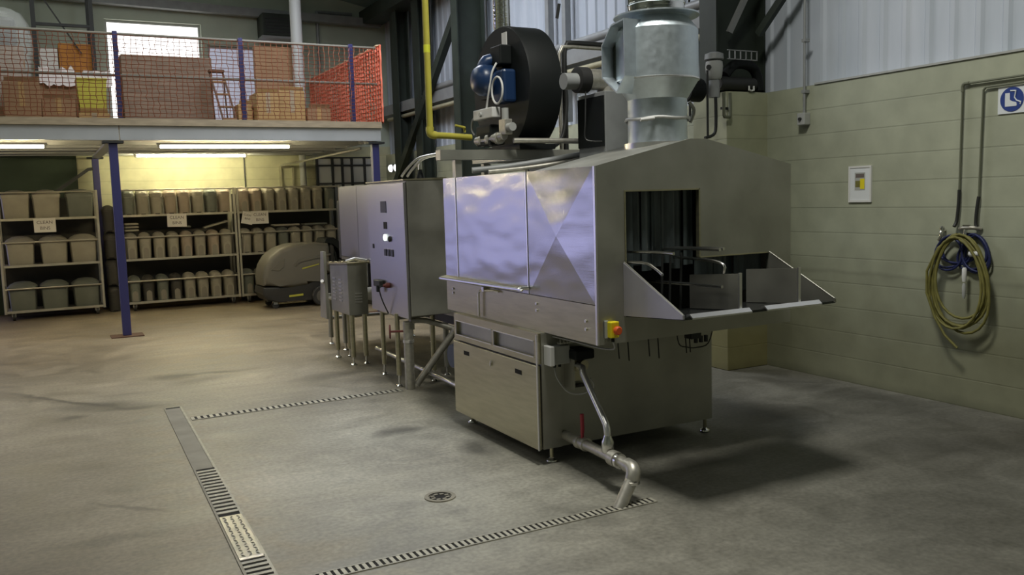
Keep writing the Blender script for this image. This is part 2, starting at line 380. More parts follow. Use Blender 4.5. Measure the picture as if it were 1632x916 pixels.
def cyl(bm, p0, p1, r, r2=None, n=20, caps=True):
    p0, p1 = Vector(p0), Vector(p1); r2 = r if r2 is None else r2
    d = (p1-p0).normalized(); u = d.orthogonal().normalized(); v = d.cross(u)
    A = [bm.verts.new(p0 + r*(math.cos(2*PI*i/n)*u + math.sin(2*PI*i/n)*v)) for i in range(n)]
    Bv = [bm.verts.new(p1 + r2*(math.cos(2*PI*i/n)*u + math.sin(2*PI*i/n)*v)) for i in range(n)]
    for i in range(n): bm.faces.new((A[i], A[(i+1) % n], Bv[(i+1) % n], Bv[i]))
    if caps: bm.faces.new(A[::-1]); bm.faces.new(Bv)
    return bm
def Cy(*a, **k): return cyl(bm_new(), *a, **k)
def smooth_path(pts, k=6):
    P = [Vector(p) for p in pts]; out = []
    for i in range(len(P)-1):
        a = P[max(i-1, 0)]; b = P[i]; c = P[i+1]; d = P[min(i+2, len(P)-1)]
        for j in range(k):
            t = j/k
            out.append(0.5*((2*b) + (c-a)*t + (2*a-5*b+4*c-d)*t*t + (3*b-a-3*c+d)*t**3))
    out.append(P[-1]); return out
def tube(bm, pts, r, n=8, k=0, closed=False):
    P = smooth_path(pts, k) if k else [Vector(p) for p in pts]
    rings = []; u = None
    N = len(P)
    for i in range(N):
        if closed: d = (P[(i+1) % N]-P[i-1])
        elif i == 0: d = P[1]-P[0]
        elif i == N-1: d = P[-1]-P[-2]
        else: d = (P[i+1]-P[i]).normalized() + (P[i]-P[i-1]).normalized()
        d.normalize()
        u = d.orthogonal().normalized() if u is None else (u - d*u.dot(d)).normalized()
        v = d.cross(u)
        sc = 1.0
        if 0 < i < N-1 and not closed:
            c = max(-1, min(1, (P[i+1]-P[i]).normalized().dot((P[i]-P[i-1]).normalized())))
            sc = min(1.6, 1/max(0.4, math.sqrt((1+c)/2)))
        rings.append([bm.verts.new(P[i] + r*(sc if k == 0 else 1)*(math.cos(2*PI*j/n)*u + math.sin(2*PI*j/n)*v)) for j in range(n)])
    for a, b in list(zip(rings, rings[1:])) + ([(rings[-1], rings[0])] if closed else []):
        for j in range(n): bm.faces.new((a[j], a[(j+1) % n], b[(j+1) % n], b[j]))
    if not closed: bm.faces.new(rings[0][::-1]); bm.faces.new(rings[-1])
    return bm
def T(*a, **k): return tube(bm_new(), *a, **k)
def lathe(bm, prof, c, axis='Z', n=32, caps=True):
    """prof: list of (radius, height along axis)"""
    rings = []
    for r, h in prof:
        ring = []
        for i in range(n):
            a = 2*PI*i/n; x, y = max(r, 1e-4)*math.cos(a), max(r, 1e-4)*math.sin(a)
            p = {'Z': (x, y, h), 'X': (h, x, y), 'Y': (x, h, y)}[axis]
            ring.append(bm.verts.new((p[0]+c[0], p[1]+c[1], p[2]+c[2])))
        rings.append(ring)
    for a, b in zip(rings, rings[1:]):
        for i in range(n): bm.faces.new((a[i], a[(i+1) % n], b[(i+1) % n], b[i]))
    if caps: bm.faces.new(rings[0][::-1]); bm.faces.new(rings[-1])
    return bm
def Lt(*a, **k): return lathe(bm_new(), *a, **k)
def rot_about(bm, angle, axis, c):
    bmesh.ops.rotate(bm, verts=bm.verts, cent=Vector(c), matrix=Matrix.Rotation(angle, 3, axis)); return bm
def dup(root, loc, rotz=0.0, label=None, group=None, mats=None):
    r = root.copy(); COL.objects.link(r); r.location = loc; r.rotation_euler = (0, 0, rotz)
    if label: r['label'] = label
    if group: r['group'] = group
    for ch in list(root.children):
        c = ch.copy(); COL.objects.link(c); c.parent = r
        for g in ch.children:
            d = g.copy(); COL.objects.link(d); d.parent = c
        if mats and ch.type == 'MESH' and ch.name.split('.')[0] in mats:
            c.material_slots[0].link = 'OBJECT'; c.material_slots[0].material = M[mats[ch.name.split('.')[0]]]
    return r
ORD = ['first', 'second', 'third', 'fourth', 'fifth', 'sixth', 'seventh', 'eighth', 'ninth', 'tenth']
def text(name, body, size, loc, rot, m, parent):
    cu = bpy.data.curves.new(name, 'FONT'); cu.body = body; cu.size = size; cu.align_x = 'CENTER'; cu.align_y = 'CENTER'
    cu.extrude = 0.0006; cu.space_line = 1.0
    cu.materials.append(M[m]); o = bpy.data.objects.new(name, cu); COL.objects.link(o)
    me = bpy.data.meshes.new_from_object(o); me.name = name
    bpy.data.objects.remove(o); bpy.data.curves.remove(cu)
    o = bpy.data.objects.new(name, me); COL.objects.link(o)
    if not me.materials: me.materials.append(M[m])
    o.parent = parent; o.location = Vector(loc)-wl(parent); o.rotation_euler = rot
    return o

# ================================================================== SETTING
WX = 5.75          # block wall face on the machine side
EY = 15.8          # end wall face
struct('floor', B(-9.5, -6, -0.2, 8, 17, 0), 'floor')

# side wall: blockwork to 2.46 m, ribbed cladding above it
bm = bm_new(); box(bm, WX, -6, 0, WX+.25, EY, 2.46)
struct('wall_right', bm, 'block_side')
bm = bm_new()
prof = []; y = -6.0
while y < EY+.1:
    prof += [(WX+.10, y), (WX+.10, y+.125), (WX+.080, y+.145), (WX+.080, y+.18)]; y += .2
prism(bm, prof+[(WX+.2, prof[-1][1]), (WX+.2, prof[0][1])], 'Z', 2.462, 6.4)
struct('wall_right_cladding', bm, 'clad')
bm = bm_new(); box(bm, WX-.012, -6, 2.46, WX+.12, 5.35, 2.475)
struct('trim_1', bm, 'lgrey')

# block pier that cases the foot of the near column
bm = bm_new(); box(bm, 5.28, 5.90, 0, WX+.01, 6.35, 2.46, bev=.006, seg=1)
pier = struct('wall_right_pier', bm, 'block_face')

# end wall: cream blockwork below the deck, boarded above, with a loading door far left, two windows
bm = bm_new()
box(bm, -1.1, EY, 0, 8, EY+.25, 2.62); box(bm, -9.5, EY, 0, -9.3, EY+.25, 2.62); box(bm, -9.3, EY, 2.3, -1.1, EY+.25, 2.62)
struct('wall_back', bm, 'block_end')
bm = bm_new()
w1 = (1.06, 2.55, 2.95, 4.66); w2 = (2.64, 3.70, 3.0, 4.33)
box(bm, -9.5, EY, 2.62, w1[0], EY+.2, 6.6); box(bm, w1[1], EY, 2.62, w2[0], EY+.2, 6.6); box(bm, w2[1], EY, 2.62, 8, EY+.2, 6.6)
box(bm, w1[0], EY, 2.62, w1[1], EY+.2, w1[2]); box(bm, w1[0], EY, w1[3], w1[1], EY+.2, 6.6)
box(bm, w2[0], EY, 2.62, w2[1], EY+.2, w2[2]); box(bm, w2[0], EY, w2[3], w2[1], EY+.2, 6.6)
struct('wall_back_upper', bm, 'plaster_end')
for i, (w, mm) in enumerate(((w1, 'glow'), (w2, 'frost'))):
    r = bpy.data.objects.new('window_%d' % (i+1), None); COL.objects.link(r); r.location = (w[0], EY, w[2]); r['kind'] = 'structure'
    obj('pane', B(w[0], EY+.10, w[2], w[1], EY+.112, w[3]), mm, r)
    bm = bm_new()
    for a in ((w[0], w[2], w[0]+.04, w[3]), (w[1]-.04, w[2], w[1], w[3]), (w[0]+.04, w[2], w[1]-.04, w[2]+.04), (w[0]+.04, w[3]-.04, w[1]-.04, w[3])):
        box(bm, a[0], EY+.07, a[1], a[2], EY+.13, a[3])
    obj('frame', bm, 'lgrey', r)
struct('wall_back_sheet', B(-1.1, EY-.03, 0, 0.50, EY-.002, 2.60), 'wall_green')  # thin dark green layer over the left of the end wall
# far side and behind the camera
struct('wall_left', B(-9.7, -6, 0, -9.5, EY+.25, 7.6), 'plaster_end')
struct('wall_front', B(-9.7, -6.2, 0, 8, -6, 7.6), 'plaster_end')
# roof sheets fall towards the machine-side wall, with openings cut above the unseen roof lamps
def roofz(x): return 5.05 + (6.0-x)*0.20
bm = bm_new()
def rq(x0, x1, y0, y1):
    vs = [bm.verts.new((x, y, roofz(x))) for x, y in ((x0, y0), (x1, y0), (x1, y1), (x0, y1))]; bm.faces.new(vs)
for (x0, x1, cut) in ((-9.5, -6.5, 0), (-6.5, -3.5, 1), (-3.5, -.6, 0), (-.6, 1.2, 4), (1.2, 1.8, 0), (1.8, 2.8, 2), (2.8, 6.0, 3)):
    if cut == 0: rq(x0, x1, -6, 16)
    elif cut == 1: rq(x0, x1, -6, .9); rq(x0, x1, 7.9, 16)
    elif cut == 2: rq(x0, x1, -6, 2.7); rq(x0, x1, 3.7, 16)
    elif cut == 4: rq(x0, x1, -6, 8.55); rq(x0, x1, 12.65, 16)
    else: rq(x0, x1, -6, 8.35); rq(x0, x1, 12.05, 16); rq(4.0, x1, 8.35, 12.05)
bmesh.ops.solidify(bm, geom=bm.faces[:], thickness=-0.05)
struct('ceiling', bm, 'roof')

# portal frame steelwork
def isec(bm, x0, x1, yc, z0, z1, fw=.20, t=.018):
    box(bm, x0, yc-fw/2, z0, x0+t, yc+fw/2, z1); box(bm, x1-t, yc-fw/2, z0, x1, yc+fw/2, z1)
    box(bm, x0+t, yc-.008, z0, x1-t, yc+.008, z1)
bm = bm_new(); isec(bm, 5.28, 5.72, 11.50, 0, 5.1); struct('steel_column', bm, 'dgreen')
bm = bm_new(); isec(bm, 5.26, 5.83, 6.12, 2.461, 5.1, fw=.22); struct('steel_column', bm, 'dgreen')
for (yy, wd) in ((14.5, .30), (13.5, .27)):
    bm = bm_new(); isec(bm, 5.50, 5.72, yy, 0, 5.1, fw=wd, t=.02); struct('steel_column', bm, 'dgreen')
bm = bm_new(); box(bm, 5.35, -2, 4.82, 5.72, EY, 5.06); struct('eaves_beam', bm, 'dgreen')
# rafters
for yy in (11.5, 6.1):
    bm = bm_new(); prism(bm, [(5.7, 4.75), (5.7, 5.10), (-3, roofz(-3)-.02), (-3, roofz(-3)-.34)], 'Y', yy-.1, yy+.1); struct('rafter_beam', bm, 'dgreen')
bm = bm_new(); prism(bm, [(5.7, 4.78), (5.7, 4.92), (-3, 5.06), (-3, 4.94)], 'Y', EY-.20, EY-.04); struct('gable_beam', bm, 'greyp')
# cladding rails along the wall
bm = bm_new(); box(bm, 5.56, 6.3, 3.13, 5.74, 15.75, 3.30); struct('cladding_rail_beam', bm, 'greyp')
bm = bm_new(); tube(bm, [(5.48, 14.80, 1.71), (5.48, 11.72, 4.39)], .075, n=4); struct('wall_brace_beam', bm, 'dgreen')
bm = bm_new(); tube(bm, [(5.60, 5.85, 2.95), (5.66, 4.7, 4.05)], .04, n=4); struct('wall_brace_beam', bm, 'dgreen')
bm = bm_new(); tube(bm, [(5.40, 6.00, 2.98), (5.62, 5.80, 3.6)], .03, n=4); struct('wall_brace_beam', bm, 'greyp')

# ================================================================== CRATE WASHER
wm = thing('crate_washer', 'long stainless steel crate washing machine with gabled front and strip-curtained opening', 'washing machine', (3.25, 4.9, 0))
X0, X1, YF, YB, Z0, Z1 = 2.55, 3.95, 3.86, 5.84, .80, 1.75
# front plate with L shaped opening
bm = bm_new()
for a in ((X0, Z0, 2.735, Z1), (2.735, 1.62, 3.25, Z1), (3.25, 1.235, 3.77, Z1), (3.77, Z0, X1, Z1), (2.735, Z0, 3.77, .945)):
    box(bm, a[0], YF, a[1], a[2], YF+.02, a[3])
prism(bm, [(X0, Z1), (X1, Z1), (3.30, 1.896), (3.19, 1.896)], 'Y', YF, YF+.02)
obj('front_plate', bm, 'steel_d', wm)
bm = bm_new(); prism(bm, [(X0+.01, Z1), (X1-.01, Z1), (3.30, 1.89), (3.19, 1.89)], 'Y', YF+.021, 4.52)
obj('hood_roof', bm, 'steel_d', wm)
bm = bm_new(); box(bm, X0+.02, YF+.6, 1.73, X1-.02, YB, Z1-.002); box(bm, X1-.02, YF+.02, Z0, X1, YB, Z1); box(bm, X0+.02, YB-.02, Z0, X1-.02, YB, 1.73)
box(bm, X0+.02, YF+.30, Z0, X1-.02, YB-.02, Z0+.02)
obj('body_shell', bm, 'steel_d', wm)
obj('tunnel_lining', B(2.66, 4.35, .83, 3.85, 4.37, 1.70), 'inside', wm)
obj('lower_side_panel', B(X0, YF+.02, Z0, X0+.02, YB-.002, 1.012), 'steel', wm)
obj('upper_side_panel', B(X0, 4.612, 1.016, X0+.02, 5.62, Z1), 'wavy', wm, label='brushed panel with wavy violet reflections')
obj('narrow_side_panel', B(X0, 5.632, 1.016, X0+.02, YB-.002, Z1), 'wavy', wm)
# cross-broken panel (raised centre)
bm = bm_new(); c = bm.verts.new((X0-.026, 4.225, 1.375))
q = [bm.verts.new(p) for p in ((X0, YF+.016, 1.016), (X0, 4.60, 1.016), (X0, 4.60, Z1), (X0, YF+.016, Z1))]
q2 = [bm.verts.new((X0+.018, v.co.y, v.co.z)) for v in q]
for i in range(4):
    bm.faces.new((q[i], q[(i+1) % 4], c)); bm.faces.new((q[i], q[(i+1) % 4], q2[(i+1) % 4], q2[i]))
bm.faces.new(q2)
obj('cross_folded_panel', bm, 'wavy', wm, label='brushed panel creased corner to corner into four triangles')
for yy in (4.606, 5.626): obj('panel_trim', B(X0-.004, yy-.006, 1.016, X0+.004, yy+.006, Z1-.001), 'edge', wm)
obj('corner_trim', B(X0-.005, YF-.005, Z0, X0+.006, YF+.012, Z1), 'edge', wm)
# ledge and long rod handle on the side
bm = bm_new(); prism(bm, [(X0-.001, 1.052), (X0-.055, 1.046), (X0-.055, 1.030), (X0-.048, 1.030), (X0-.048, 1.040), (X0-.001, 1.044)], 'Y', 4.66, 5.83)
obj('side_ledge', bm, 'steel', wm)
obj('rod_handle', T([(X0-.002, 4.60, 1.052), (X0-.060, 4.62, 1.050), (X0-.066, 4.66, 1.046), (X0-.066, 5.80, 1.036)], .011, 8, k=4), 'bright', wm)
bm = bm_new(); tube(bm, [(X0-.012, 4.98, .998), (X0-.022, 5.05, 1.004), (X0-.022, 5.24, .985), (X0-.022, 5.262, .965), (X0-.022, 5.268, .81)], .007, 6)
box(bm, X0-.030, 5.17, .985, X0-.002, 5.20, 1.015)
obj('latch_handle', bm, 'bright', wm)
bm = bm_new()
for (yy, zz) in ((4.51, .965), (4.51, .925), (3.97, .92), (3.97, .875), (5.72, .96), (5.72, .93)):
    cyl(bm, (X0-.008, yy, zz), (X0+.001, yy, zz), .009, n=10)
obj('bolt', bm, 'edge', wm)
# strips of the curtain in the opening
for i in range(7):
    bm = bm_new(); xa = 2.745+i*.072
    pts = []
    for j in range(9):
        pts.append((xa+.078*j/8, YF+.060+(.012 if i % 2 else 0)+.012*math.sin(j/8*PI*1.5+i*1.7)))
    back = [(p[0], p[1]+.004) for p in pts[::-1]]
    prism(bm, pts+back, 'Z', 1.19+.02*math.sin(i*2.1), 1.612)
    obj('curtain_strip', bm, 'curtain', wm, smooth=40)
for i in range(7):
    bm = bm_new(); xa = 3.262+i*.072
    pts = [(xa+.078*j/8, YF+.060+(.012 if i % 2 else 0)+.008*math.sin(j/8*PI*1.5+i*1.3)) for j in range(9)]
    prism(bm, pts+[(p[0], p[1]+.004) for p in pts[::-1]], 'Z', 1.01, 1.228)
    obj('curtain_strip', bm, 'curtain', wm, smooth=40)
bm = bm_new()
for a in ((2.735, 1.612, 3.25, 1.62), (3.244, 1.235, 3.252, 1.62), (2.735, .96, 2.743, 1.612), (3.252, 1.229, 3.77, 1.236)):
    box(bm, a[0], YF-.004, a[1], a[2], YF+.024, a[3])
obj('opening_edge', bm, 'steel', wm)
# in-feed table
tb = obj('infeed_table', prism(bm_new(), [(3.858, .950), (3.37, .984), (3.37, .972), (3.858, .938)], 'X', 2.735, 3.785), 'table', wm)
def tri(xa): return prism(bm_new(), [(YF-.001, 1.232), (3.364, .998), (3.364, .978), (YF-.001, .944)], 'X', xa, xa+.012)
obj('table_cheek', tri(2.722), 'cheek', wm, label='triangular table side plate with violet light tinted into its colour')
obj('table_cheek', tri(3.772), 'steel_d', wm, label='triangular far side plate of the table')
for xa, z in ((2.734, 0), (3.760, 0)):
    obj('cheek_rim', T([(xa-.006 if xa < 3 else xa+.014, YF-.004, 1.236), (xa-.006 if xa < 3 else xa+.014, 3.366, 1.0)], .004, 6), 'steel_d', wm)
for a, b_ in ((2.775, 3.165), (3.270, 3.665)):
    bm = bm_new(); prism(bm, [(3.400, .983), (3.400, .996), (3.375, 1.000), (3.352, .982), (3.352, .974), (3.374, .990)], 'X', a, b_)
    obj('table_lip', bm, 'edge', wm)
for xa, top in ((3.125, 1.175), (3.54, 1.178)):
    bm = bm_new(); prism(bm, [(3.405, .988), (3.405, top), (3.80, top-.03), (3.80, .958)], 'X', xa, xa+.008)
    d = obj('lane_divider', bm, 'steel_d', wm)
    obj('divider_edge', B(xa-.005, 3.397, .986, xa+.012, 3.407, top+.004), 'edge', d)
rods = [[(2.76, 4.20, 1.275), (2.79, 3.75, 1.292), (2.795, 3.52, 1.292)], [(3.02, 4.25, 1.275), (3.05, 3.75, 1.295), (3.055, 3.47, 1.30)],
        [(3.09, 4.25, 1.275), (3.095, 3.75, 1.297), (3.098, 3.49, 1.302)], [(2.70+.05, 4.15, 1.215), (2.755, 3.74, 1.238), (2.750, 3.62, 1.215), (2.745, 3.55, 1.185)],
        [(2.98, 4.20, 1.10), (3.05, 3.70, 1.105), (3.06, 3.46, 1.108)], [(3.10, 4.1, 1.24), (3.12, 3.66, 1.235), (3.13, 3.53, 1.215), (3.13, 3.53, 1.17)]]
for r_ in rods: obj('guide_rod', T(r_, .0085, 8, k=3), 'bright', wm, smooth=60)
bm = bm_new()
for xa in (2.93, 2.985, 3.06): obj('guide_post', T([(xa, 3.80, .96), (xa+.01, 3.80, 1.27)], .007, 6), 'dark', wm)
# tank base below
BX0, BX1, BYF, BYB = 2.50, 3.815, 4.42, 5.62
bm = bm_new(); box(bm, BX0+.02, BYF, .10, BX1, BYB, Z0-.001)
obj('tank', bm, 'steel_d', wm)
bm = bm_new()
for a in ((BYF, .615, BYB, .650), (BYF, .752, BYB, .799)): box(bm, BX0, a[0], a[1], BX0+.02, a[2], a[3])
for a, b_ in ((BYF, 4.47), (5.0, 5.03), (5.585, BYB)): box(bm, BX0, a, .650, BX0+.02, b_, .752)
obj('rail_frame', bm, 'steel', wm)
bm = bm_new()
for a, b_ in ((4.47, 5.0), (5.03, 5.585)):
    for zz in (.650, .747): box(bm, BX0-.006, a, zz, BX0+.001, b_, zz+.005)
    box(bm, BX0-.006, b_-.005, .65, BX0+.001, b_, .75)
obj('frame_edge', bm, 'edge', wm)
ap = obj('access_panel', B(BX0-.012, BYF+.004, .095, BX0+.012, BYB, .605, bev=.003, seg=1), 'steel', wm)
for (ya, za) in ((5.36, .528), (4.61, .522)): obj('finger_slot', B(BX0-.0135, ya, za, BX0-.0115, ya+.085, za+.028), 'pit', ap)
bm = bm_new(); cyl(bm, (BX0-.020, 5.02, .540), (BX0-.010, 5.02, .540), .010, n=12); box(bm, BX0-.024, 5.016, .515, BX0-.014, 5.024, .548)
obj('lock', bm, 'edge', ap)
obj('corner_trim', B(BX0-.014, BYF-.004, .095, BX0-.006, BYF+.006, .79), 'edge', wm)
obj('front_corner_panel', B(2.515, BYF-.010, .10, 2.645, BYF-.001, .795), 'steel_d', wm)
for (xx, yy) in ((2.60, 4.465), (3.80, 4.475), (2.60, 5.58), (3.76, 5.56)):
    lg = obj('leg', Cy((xx, yy, .02), (xx, yy, .12), .012), 'steel', wm)
    obj('foot', Lt([(.030, 0), (.034, .006), (.032, .014), (.016, .022), (.013, .028)], (xx, yy, 0), n=20), 'bright', lg, smooth=40)
# emergency stop on the front plate
es = obj('emergency_stop', B(2.605, YF-.045, .838, 2.66, YF-.004, .925, bev=.005), 'estop', wm, label='yellow emergency stop box with orange-red button')
obj('back_cover', B(2.590, YF-.012, .834, 2.612, YF-.001, .930, bev=.003), 'lgrey', es)
obj('button', Lt([(.012, 0), (.012, -.014), (.024, -.016), (.024, -.030), (.018, -.036)], (2.634, YF-.044, .880), 'Y', 20), 'orangered', es, smooth=40)
obj('cable_gland', Cy((2.632, YF-.022, .838), (2.632, YF-.022, .815), .009), 'black', es)
obj('stop_cable', T([(2.632, YF-.022, .816), (2.640, YF-.02, .775), (2.625, YF+.10, .765), (2.60, 4.2, .775), (2.58, 4.38, .78)], .005, 6, k=4), 'cable', wm)
# junction box, dosing pump and pipe on the tank front
jb = obj('junction_box', B(2.535, BYF-.075, .615, 2.675, BYF-.011, .725, bev=.006), 'lgrey', wm, label='grey plastic junction box')
obj('box_lid', B(2.530, BYF-.090, .612, 2.560, BYF-.010, .728, bev=.004), 'white', jb)
bm = bm_new()
for xx in (2.585, 2.62): cyl(bm, (xx, BYF-.04, .617), (xx, BYF-.04, .595), .009, n=12)
obj('cable_gland', bm, 'black', jb)
pm = obj('dosing_bracket', None or prism(bm_new(), [(BYF-.001, .47), (BYF-.10, .485), (BYF-.10, .47), (BYF-.001, .455)], 'X', 2.68, 2.80), 'dark', wm)
obj('bracket_plate', B(2.675, BYF-.11, .46, 2.683, BYF-.001, .70), 'steel_d', pm)
obj('pump_head', B(2.665, BYF-.15, .64, 2.80, BYF-.003, .70, bev=.012), 'black', pm)
bm = bm_new(); cyl(bm, (2.70, BYF-.03, .59), (2.70, BYF-.13, .59), .022, n=16); cyl(bm, (2.75, BYF-.05, .60), (2.75, BYF-.11, .60), .03, n=16); box(bm, 2.69, BYF-.06, .50, 2.76, BYF-.02, .64)
obj('pump_body', bm, 'steel', pm)
obj('overflow_pipe', T([(2.70, 4.33, .600), (2.70, 4.27, .602), (2.690, 4.235, .602), (2.672, 4.210, .594), (2.662, 4.190, .578), (2.635, 3.925, .345), (2.629, 3.905, .318), (2.628, 3.90, .285)], .019, 14), 'edge', wm, smooth=60)
obj('pipe_reducer', Lt([(.020, .29), (.024, .275), (.034, .255), (.034, .205), (.030, .195)], (2.628, 3.90, 0), n=20), 'bright', wm, smooth=50)
obj('dosing_cable', T([(2.585, BYF-.04, .597), (2.59, BYF-.06, .53), (2.64, BYF-.10, .45), (2.71, BYF-.15, .44), (2.74, BYF-.22, .49), (2.70, BYF-.25, .55)], .0045, 6, k=5), 'cable', wm)
# waste pipe with red valve lever, stepping down into the floor channel
P = [(2.67, 4.415, .165), (2.66, 4.28, .168), (2.645, 4.08, .172), (2.63, 3.92, .175), (2.615, 3.74, .178), (2.612, 3.66, .172)]
dp = obj('waste_pipe', T(P, .030, 16), 'galv_pipe', wm, smooth=50, label='grey galvanised waste pipe running to the floor channel')
lv = obj('valve', Lt([(.028, -.05), (.040, -.045), (.040, -.02), (.033, -.015), (.033, .015), (.040, .02), (.040, .045), (.028, .05)], (2.655, 4.20, .169), 'Y', 18), 'galv_pipe', dp, smooth=30)
bm = bm_new(); cyl(bm, (2.655, 4.20, .19), (2.655, 4.20, .235), .010, n=12)
tube(bm, [(2.655, 4.20, .232), (2.65, 4.19, .26), (2.645, 4.185, .345)], .012, 8)
obj('valve_lever', bm, 'red', dp, label='red valve lever standing upright')
obj('pipe_union', Lt([(.031, -.03), (.043, -.028), (.043, .028), (.031, .03)], (2.624, 3.83, .176), 'Y', 18), 'galv_pipe', dp, smooth=30)
obj('pipe_ring', Lt([(.031, -.010), (.042, -.009), (.042, .009), (.031, .010)], (2.618, 3.775, .177), 'Y', 18), 'bright', dp, smooth=30)
obj('pipe_elbow', T([(2.614, 3.70, .177), (2.612, 3.655, .172), (2.603, 3.632, .150), (2.592, 3.628, .118)], .039, 16, k=4), 'galv_pipe', dp, smooth=60)
obj('pipe_ring', Lt([(.038, 0), (.044, .002), (.044, .016), (.038, .018)], (2.588, 3.627, .100), n=18), 'bright', dp, smooth=30)
obj('down_pipe', Cy((2.590, 3.628, .122), (2.487, 3.606, -.02), .034), 'galv_pipe', dp, smooth=50)
# wires and small sockets below the hood
for (xx, z2) in ((2.90, .64), (2.97, .62), (3.12, .63), (3.19, .61), (3.40, .62), (3.43, .62)):
    obj('hanging_cable', T([(xx, 4.18, .799), (xx+.003, 4.18, .72), (xx+.01, 4.18, z2)], .004, 5), 'dark', wm)
obj('looped_cable', T([(3.33, 4.18, .80), (3.36, 4.19, .68), (3.43, 4.20, .65), (3.50, 4.20, .64), (3.60, 4.20, .66), (3.64, 4.19, .80)], .004, 5, k=4), 'dark', wm)
bm = bm_new(); box(bm, 3.44, 4.17, .70, 3.52, 4.24, .82, bev=.004)
for k in range(3): cyl(bm, (3.50+k*.04, 4.20, .67), (3.50+k*.04, 4.20, .71), .013, n=10)
obj('socket_box', bm, 'dark', wm)
bm = bm_new(); box(bm, 2.60, 4.34, .735, 2.90, 4.37, .745); 
for k in range(14): box(bm, 2.60+k*.023, 4.335, .735, 2.606+k*.023, 4.34, .785)
box(bm, 2.60, 4.335, .782, 2.91, 4.375, .79)
obj('cable_tray', bm, 'steel_d', wm)
bm = bm_new(); cyl(bm, (2.60, 5.83, .45), (2.82, 5.83, .45), .10, n=20); cyl(bm, (2.565, 5.83, .45), (2.60, 5.83, .45), .085, n=20); box(bm, 2.64, 5.73, .53, 2.76, 5.80, .60, bev=.01)
obj('circulation_pump', bm, 'bluem', wm, smooth=40, label='dark blue pump motor behind the tank')
obj('pump_pipe', T([(2.75, 5.80, .48), (2.75, 5.60, .48)], .03, 10), 'steel_d', wm)

# ------------------------------------------------------------------ exhaust duct on the hood
cx, cy = 3.27, 4.26
ed = thing('exhaust_duct', 'tall galvanised exhaust duct with bulging damper section rising from the washer hood', 'duct', (cx, cy, 1.899))
obj('lower_duct', Lt([(.176, 1.899), (.176, 2.155)], (cx, cy, 0), n=40), 'galv', ed, smooth=30)
bm = bm_new(); lathe(bm, [(.176, 2.150), (.245, 2.26), (.245, 2.545), (.188, 2.62), (.188, 2.64)], (cx, cy, 0), n=48)
obj('damper_section', bm, 'galv', ed, smooth=25)
obj('seam_bead', Lt([(.245, 2.256), (.250, 2.258), (.250, 2.266), (.245, 2.268)], (cx, cy, 0), n=48), 'edge', ed)
obj('flange', Lt([(.19, 2.622), (.252, 2.630), (.252, 2.638), (.19, 2.650)], (cx, cy, 0), n=40), 'galv', ed, smooth=30)
pr = []; z = 2.640
while z < 5.4:
    pr += [(.166, z), (.166, z+.056), (.171, z+.060), (.171, z+.066)]; z += .07
obj('upper_duct', Lt(pr, (cx, cy, 0), n=40), 'chrome', ed, smooth=30)
# open-sided damper box on the left of the bulge: a hollow mouth that looks away from the duct
mouth = [(cy+.13, 2.285), (cy+.13, 2.47), (cy+.03, 2.575), (cy-.10, 2.59), (cy-.10, 2.27), (cy-.02, 2.18)]
bm = bm_new(); xo, xi = cx-.305, cx-.06
def ringv(x, sc):
    my, mz = cy+.01, 2.39
    return [bm.verts.new((x, my+(p[0]-my)*sc, mz+(p[1]-mz)*sc)) for p in mouth]
r0, r1, r2, r3 = ringv(xo, 1.0), ringv(xi, 1.0), ringv(xi, .95), ringv(xo, .95)
for a_, b_ in ((r0, r1), (r1, r2), (r2, r3), (r3, r0)):
    for k in range(6): bm.faces.new((a_[k], a_[(k+1) % 6], b_[(k+1) % 6], b_[k]))
obj('damper_box', bm, 'galv', ed)
bm = bm_new(); prism(bm, [(cy+(p[0]-cy)*.94, 2.39+(p[1]-2.39)*.94) for p in mouth], 'X', cx-.225, cx-.22)
obj('shaded_mouth_plate', bm, 'dgreen', ed)  # dark colour paints in the shade inside the mouth
bm = bm_new(); tube(bm, [(cx+.185*math.cos(a), cy+.185*math.sin(a), 2.035+.012*math.sin(a*5)*.3) for a in [2*PI*i/40 for i in range(40)]], .010, 6, closed=True)
tube(bm, [(cx-.13, cy-.14, 2.03), (cx-.22, cy-.13, 2.02)], .010, 6)
obj('band_clamp', bm, 'white', ed, smooth=60)
obj('clamp_strap', T([(cx+.20, cy-.05, 2.14), (cx+.23, cy-.06, 2.09), (cx+.20, cy-.06, 2.02)], .012, 6, k=4), 'galv_pipe', ed)
obj('duct_collar', Lt([(.176, 1.897), (.20, 1.897), (.20, 1.80), (.176, 1.80)], (cx, cy, 0), n=40), 'edge', wm, smooth=30)

# fan housing and its pipe behind the duct
fh = thing('fan_housing', 'flat grey sheet metal fan box standing behind the galvanised duct', 'fan housing', (3.53, 5.15, 1.75))
obj('housing_body', B(3.40, 5.00, 1.751, 3.74, 5.34, 2.30, bev=.004, seg=1), 'greyp', fh)
obj('side_cover', B(3.388, 5.01, 1.93, 3.399, 5.33, 2.27), 'black', fh)
obj('outlet_elbow', T([(3.52, 5.15, 2.28), (3.52, 5.15, 2.36), (3.47, 5.15, 2.39), (3.36, 5.15, 2.39)], .072, 16, k=4), 'galv_pipe', fh, smooth=60)
obj('rubber_coupling', Lt([(.075, -.045), (.088, -.04), (.088, .04), (.075, .045)], (3.31, 5.15, 2.385), 'X', 24), 'rubber', fh, smooth=30)
obj('inlet_pipe', Cy((3.27, 5.15, 2.375), (3.165, 5.15, 2.372), .055), 'greyp', fh, smooth=40)
obj('sensor_wire', T([(3.31, 5.10, 2.30), (3.29, 5.08, 2.1), (3.285, 5.08, 1.99), (3.32, 5.05, 1.965), (3.42, 5.02, 1.962)], .005, 6, k=4), 'dark', fh)

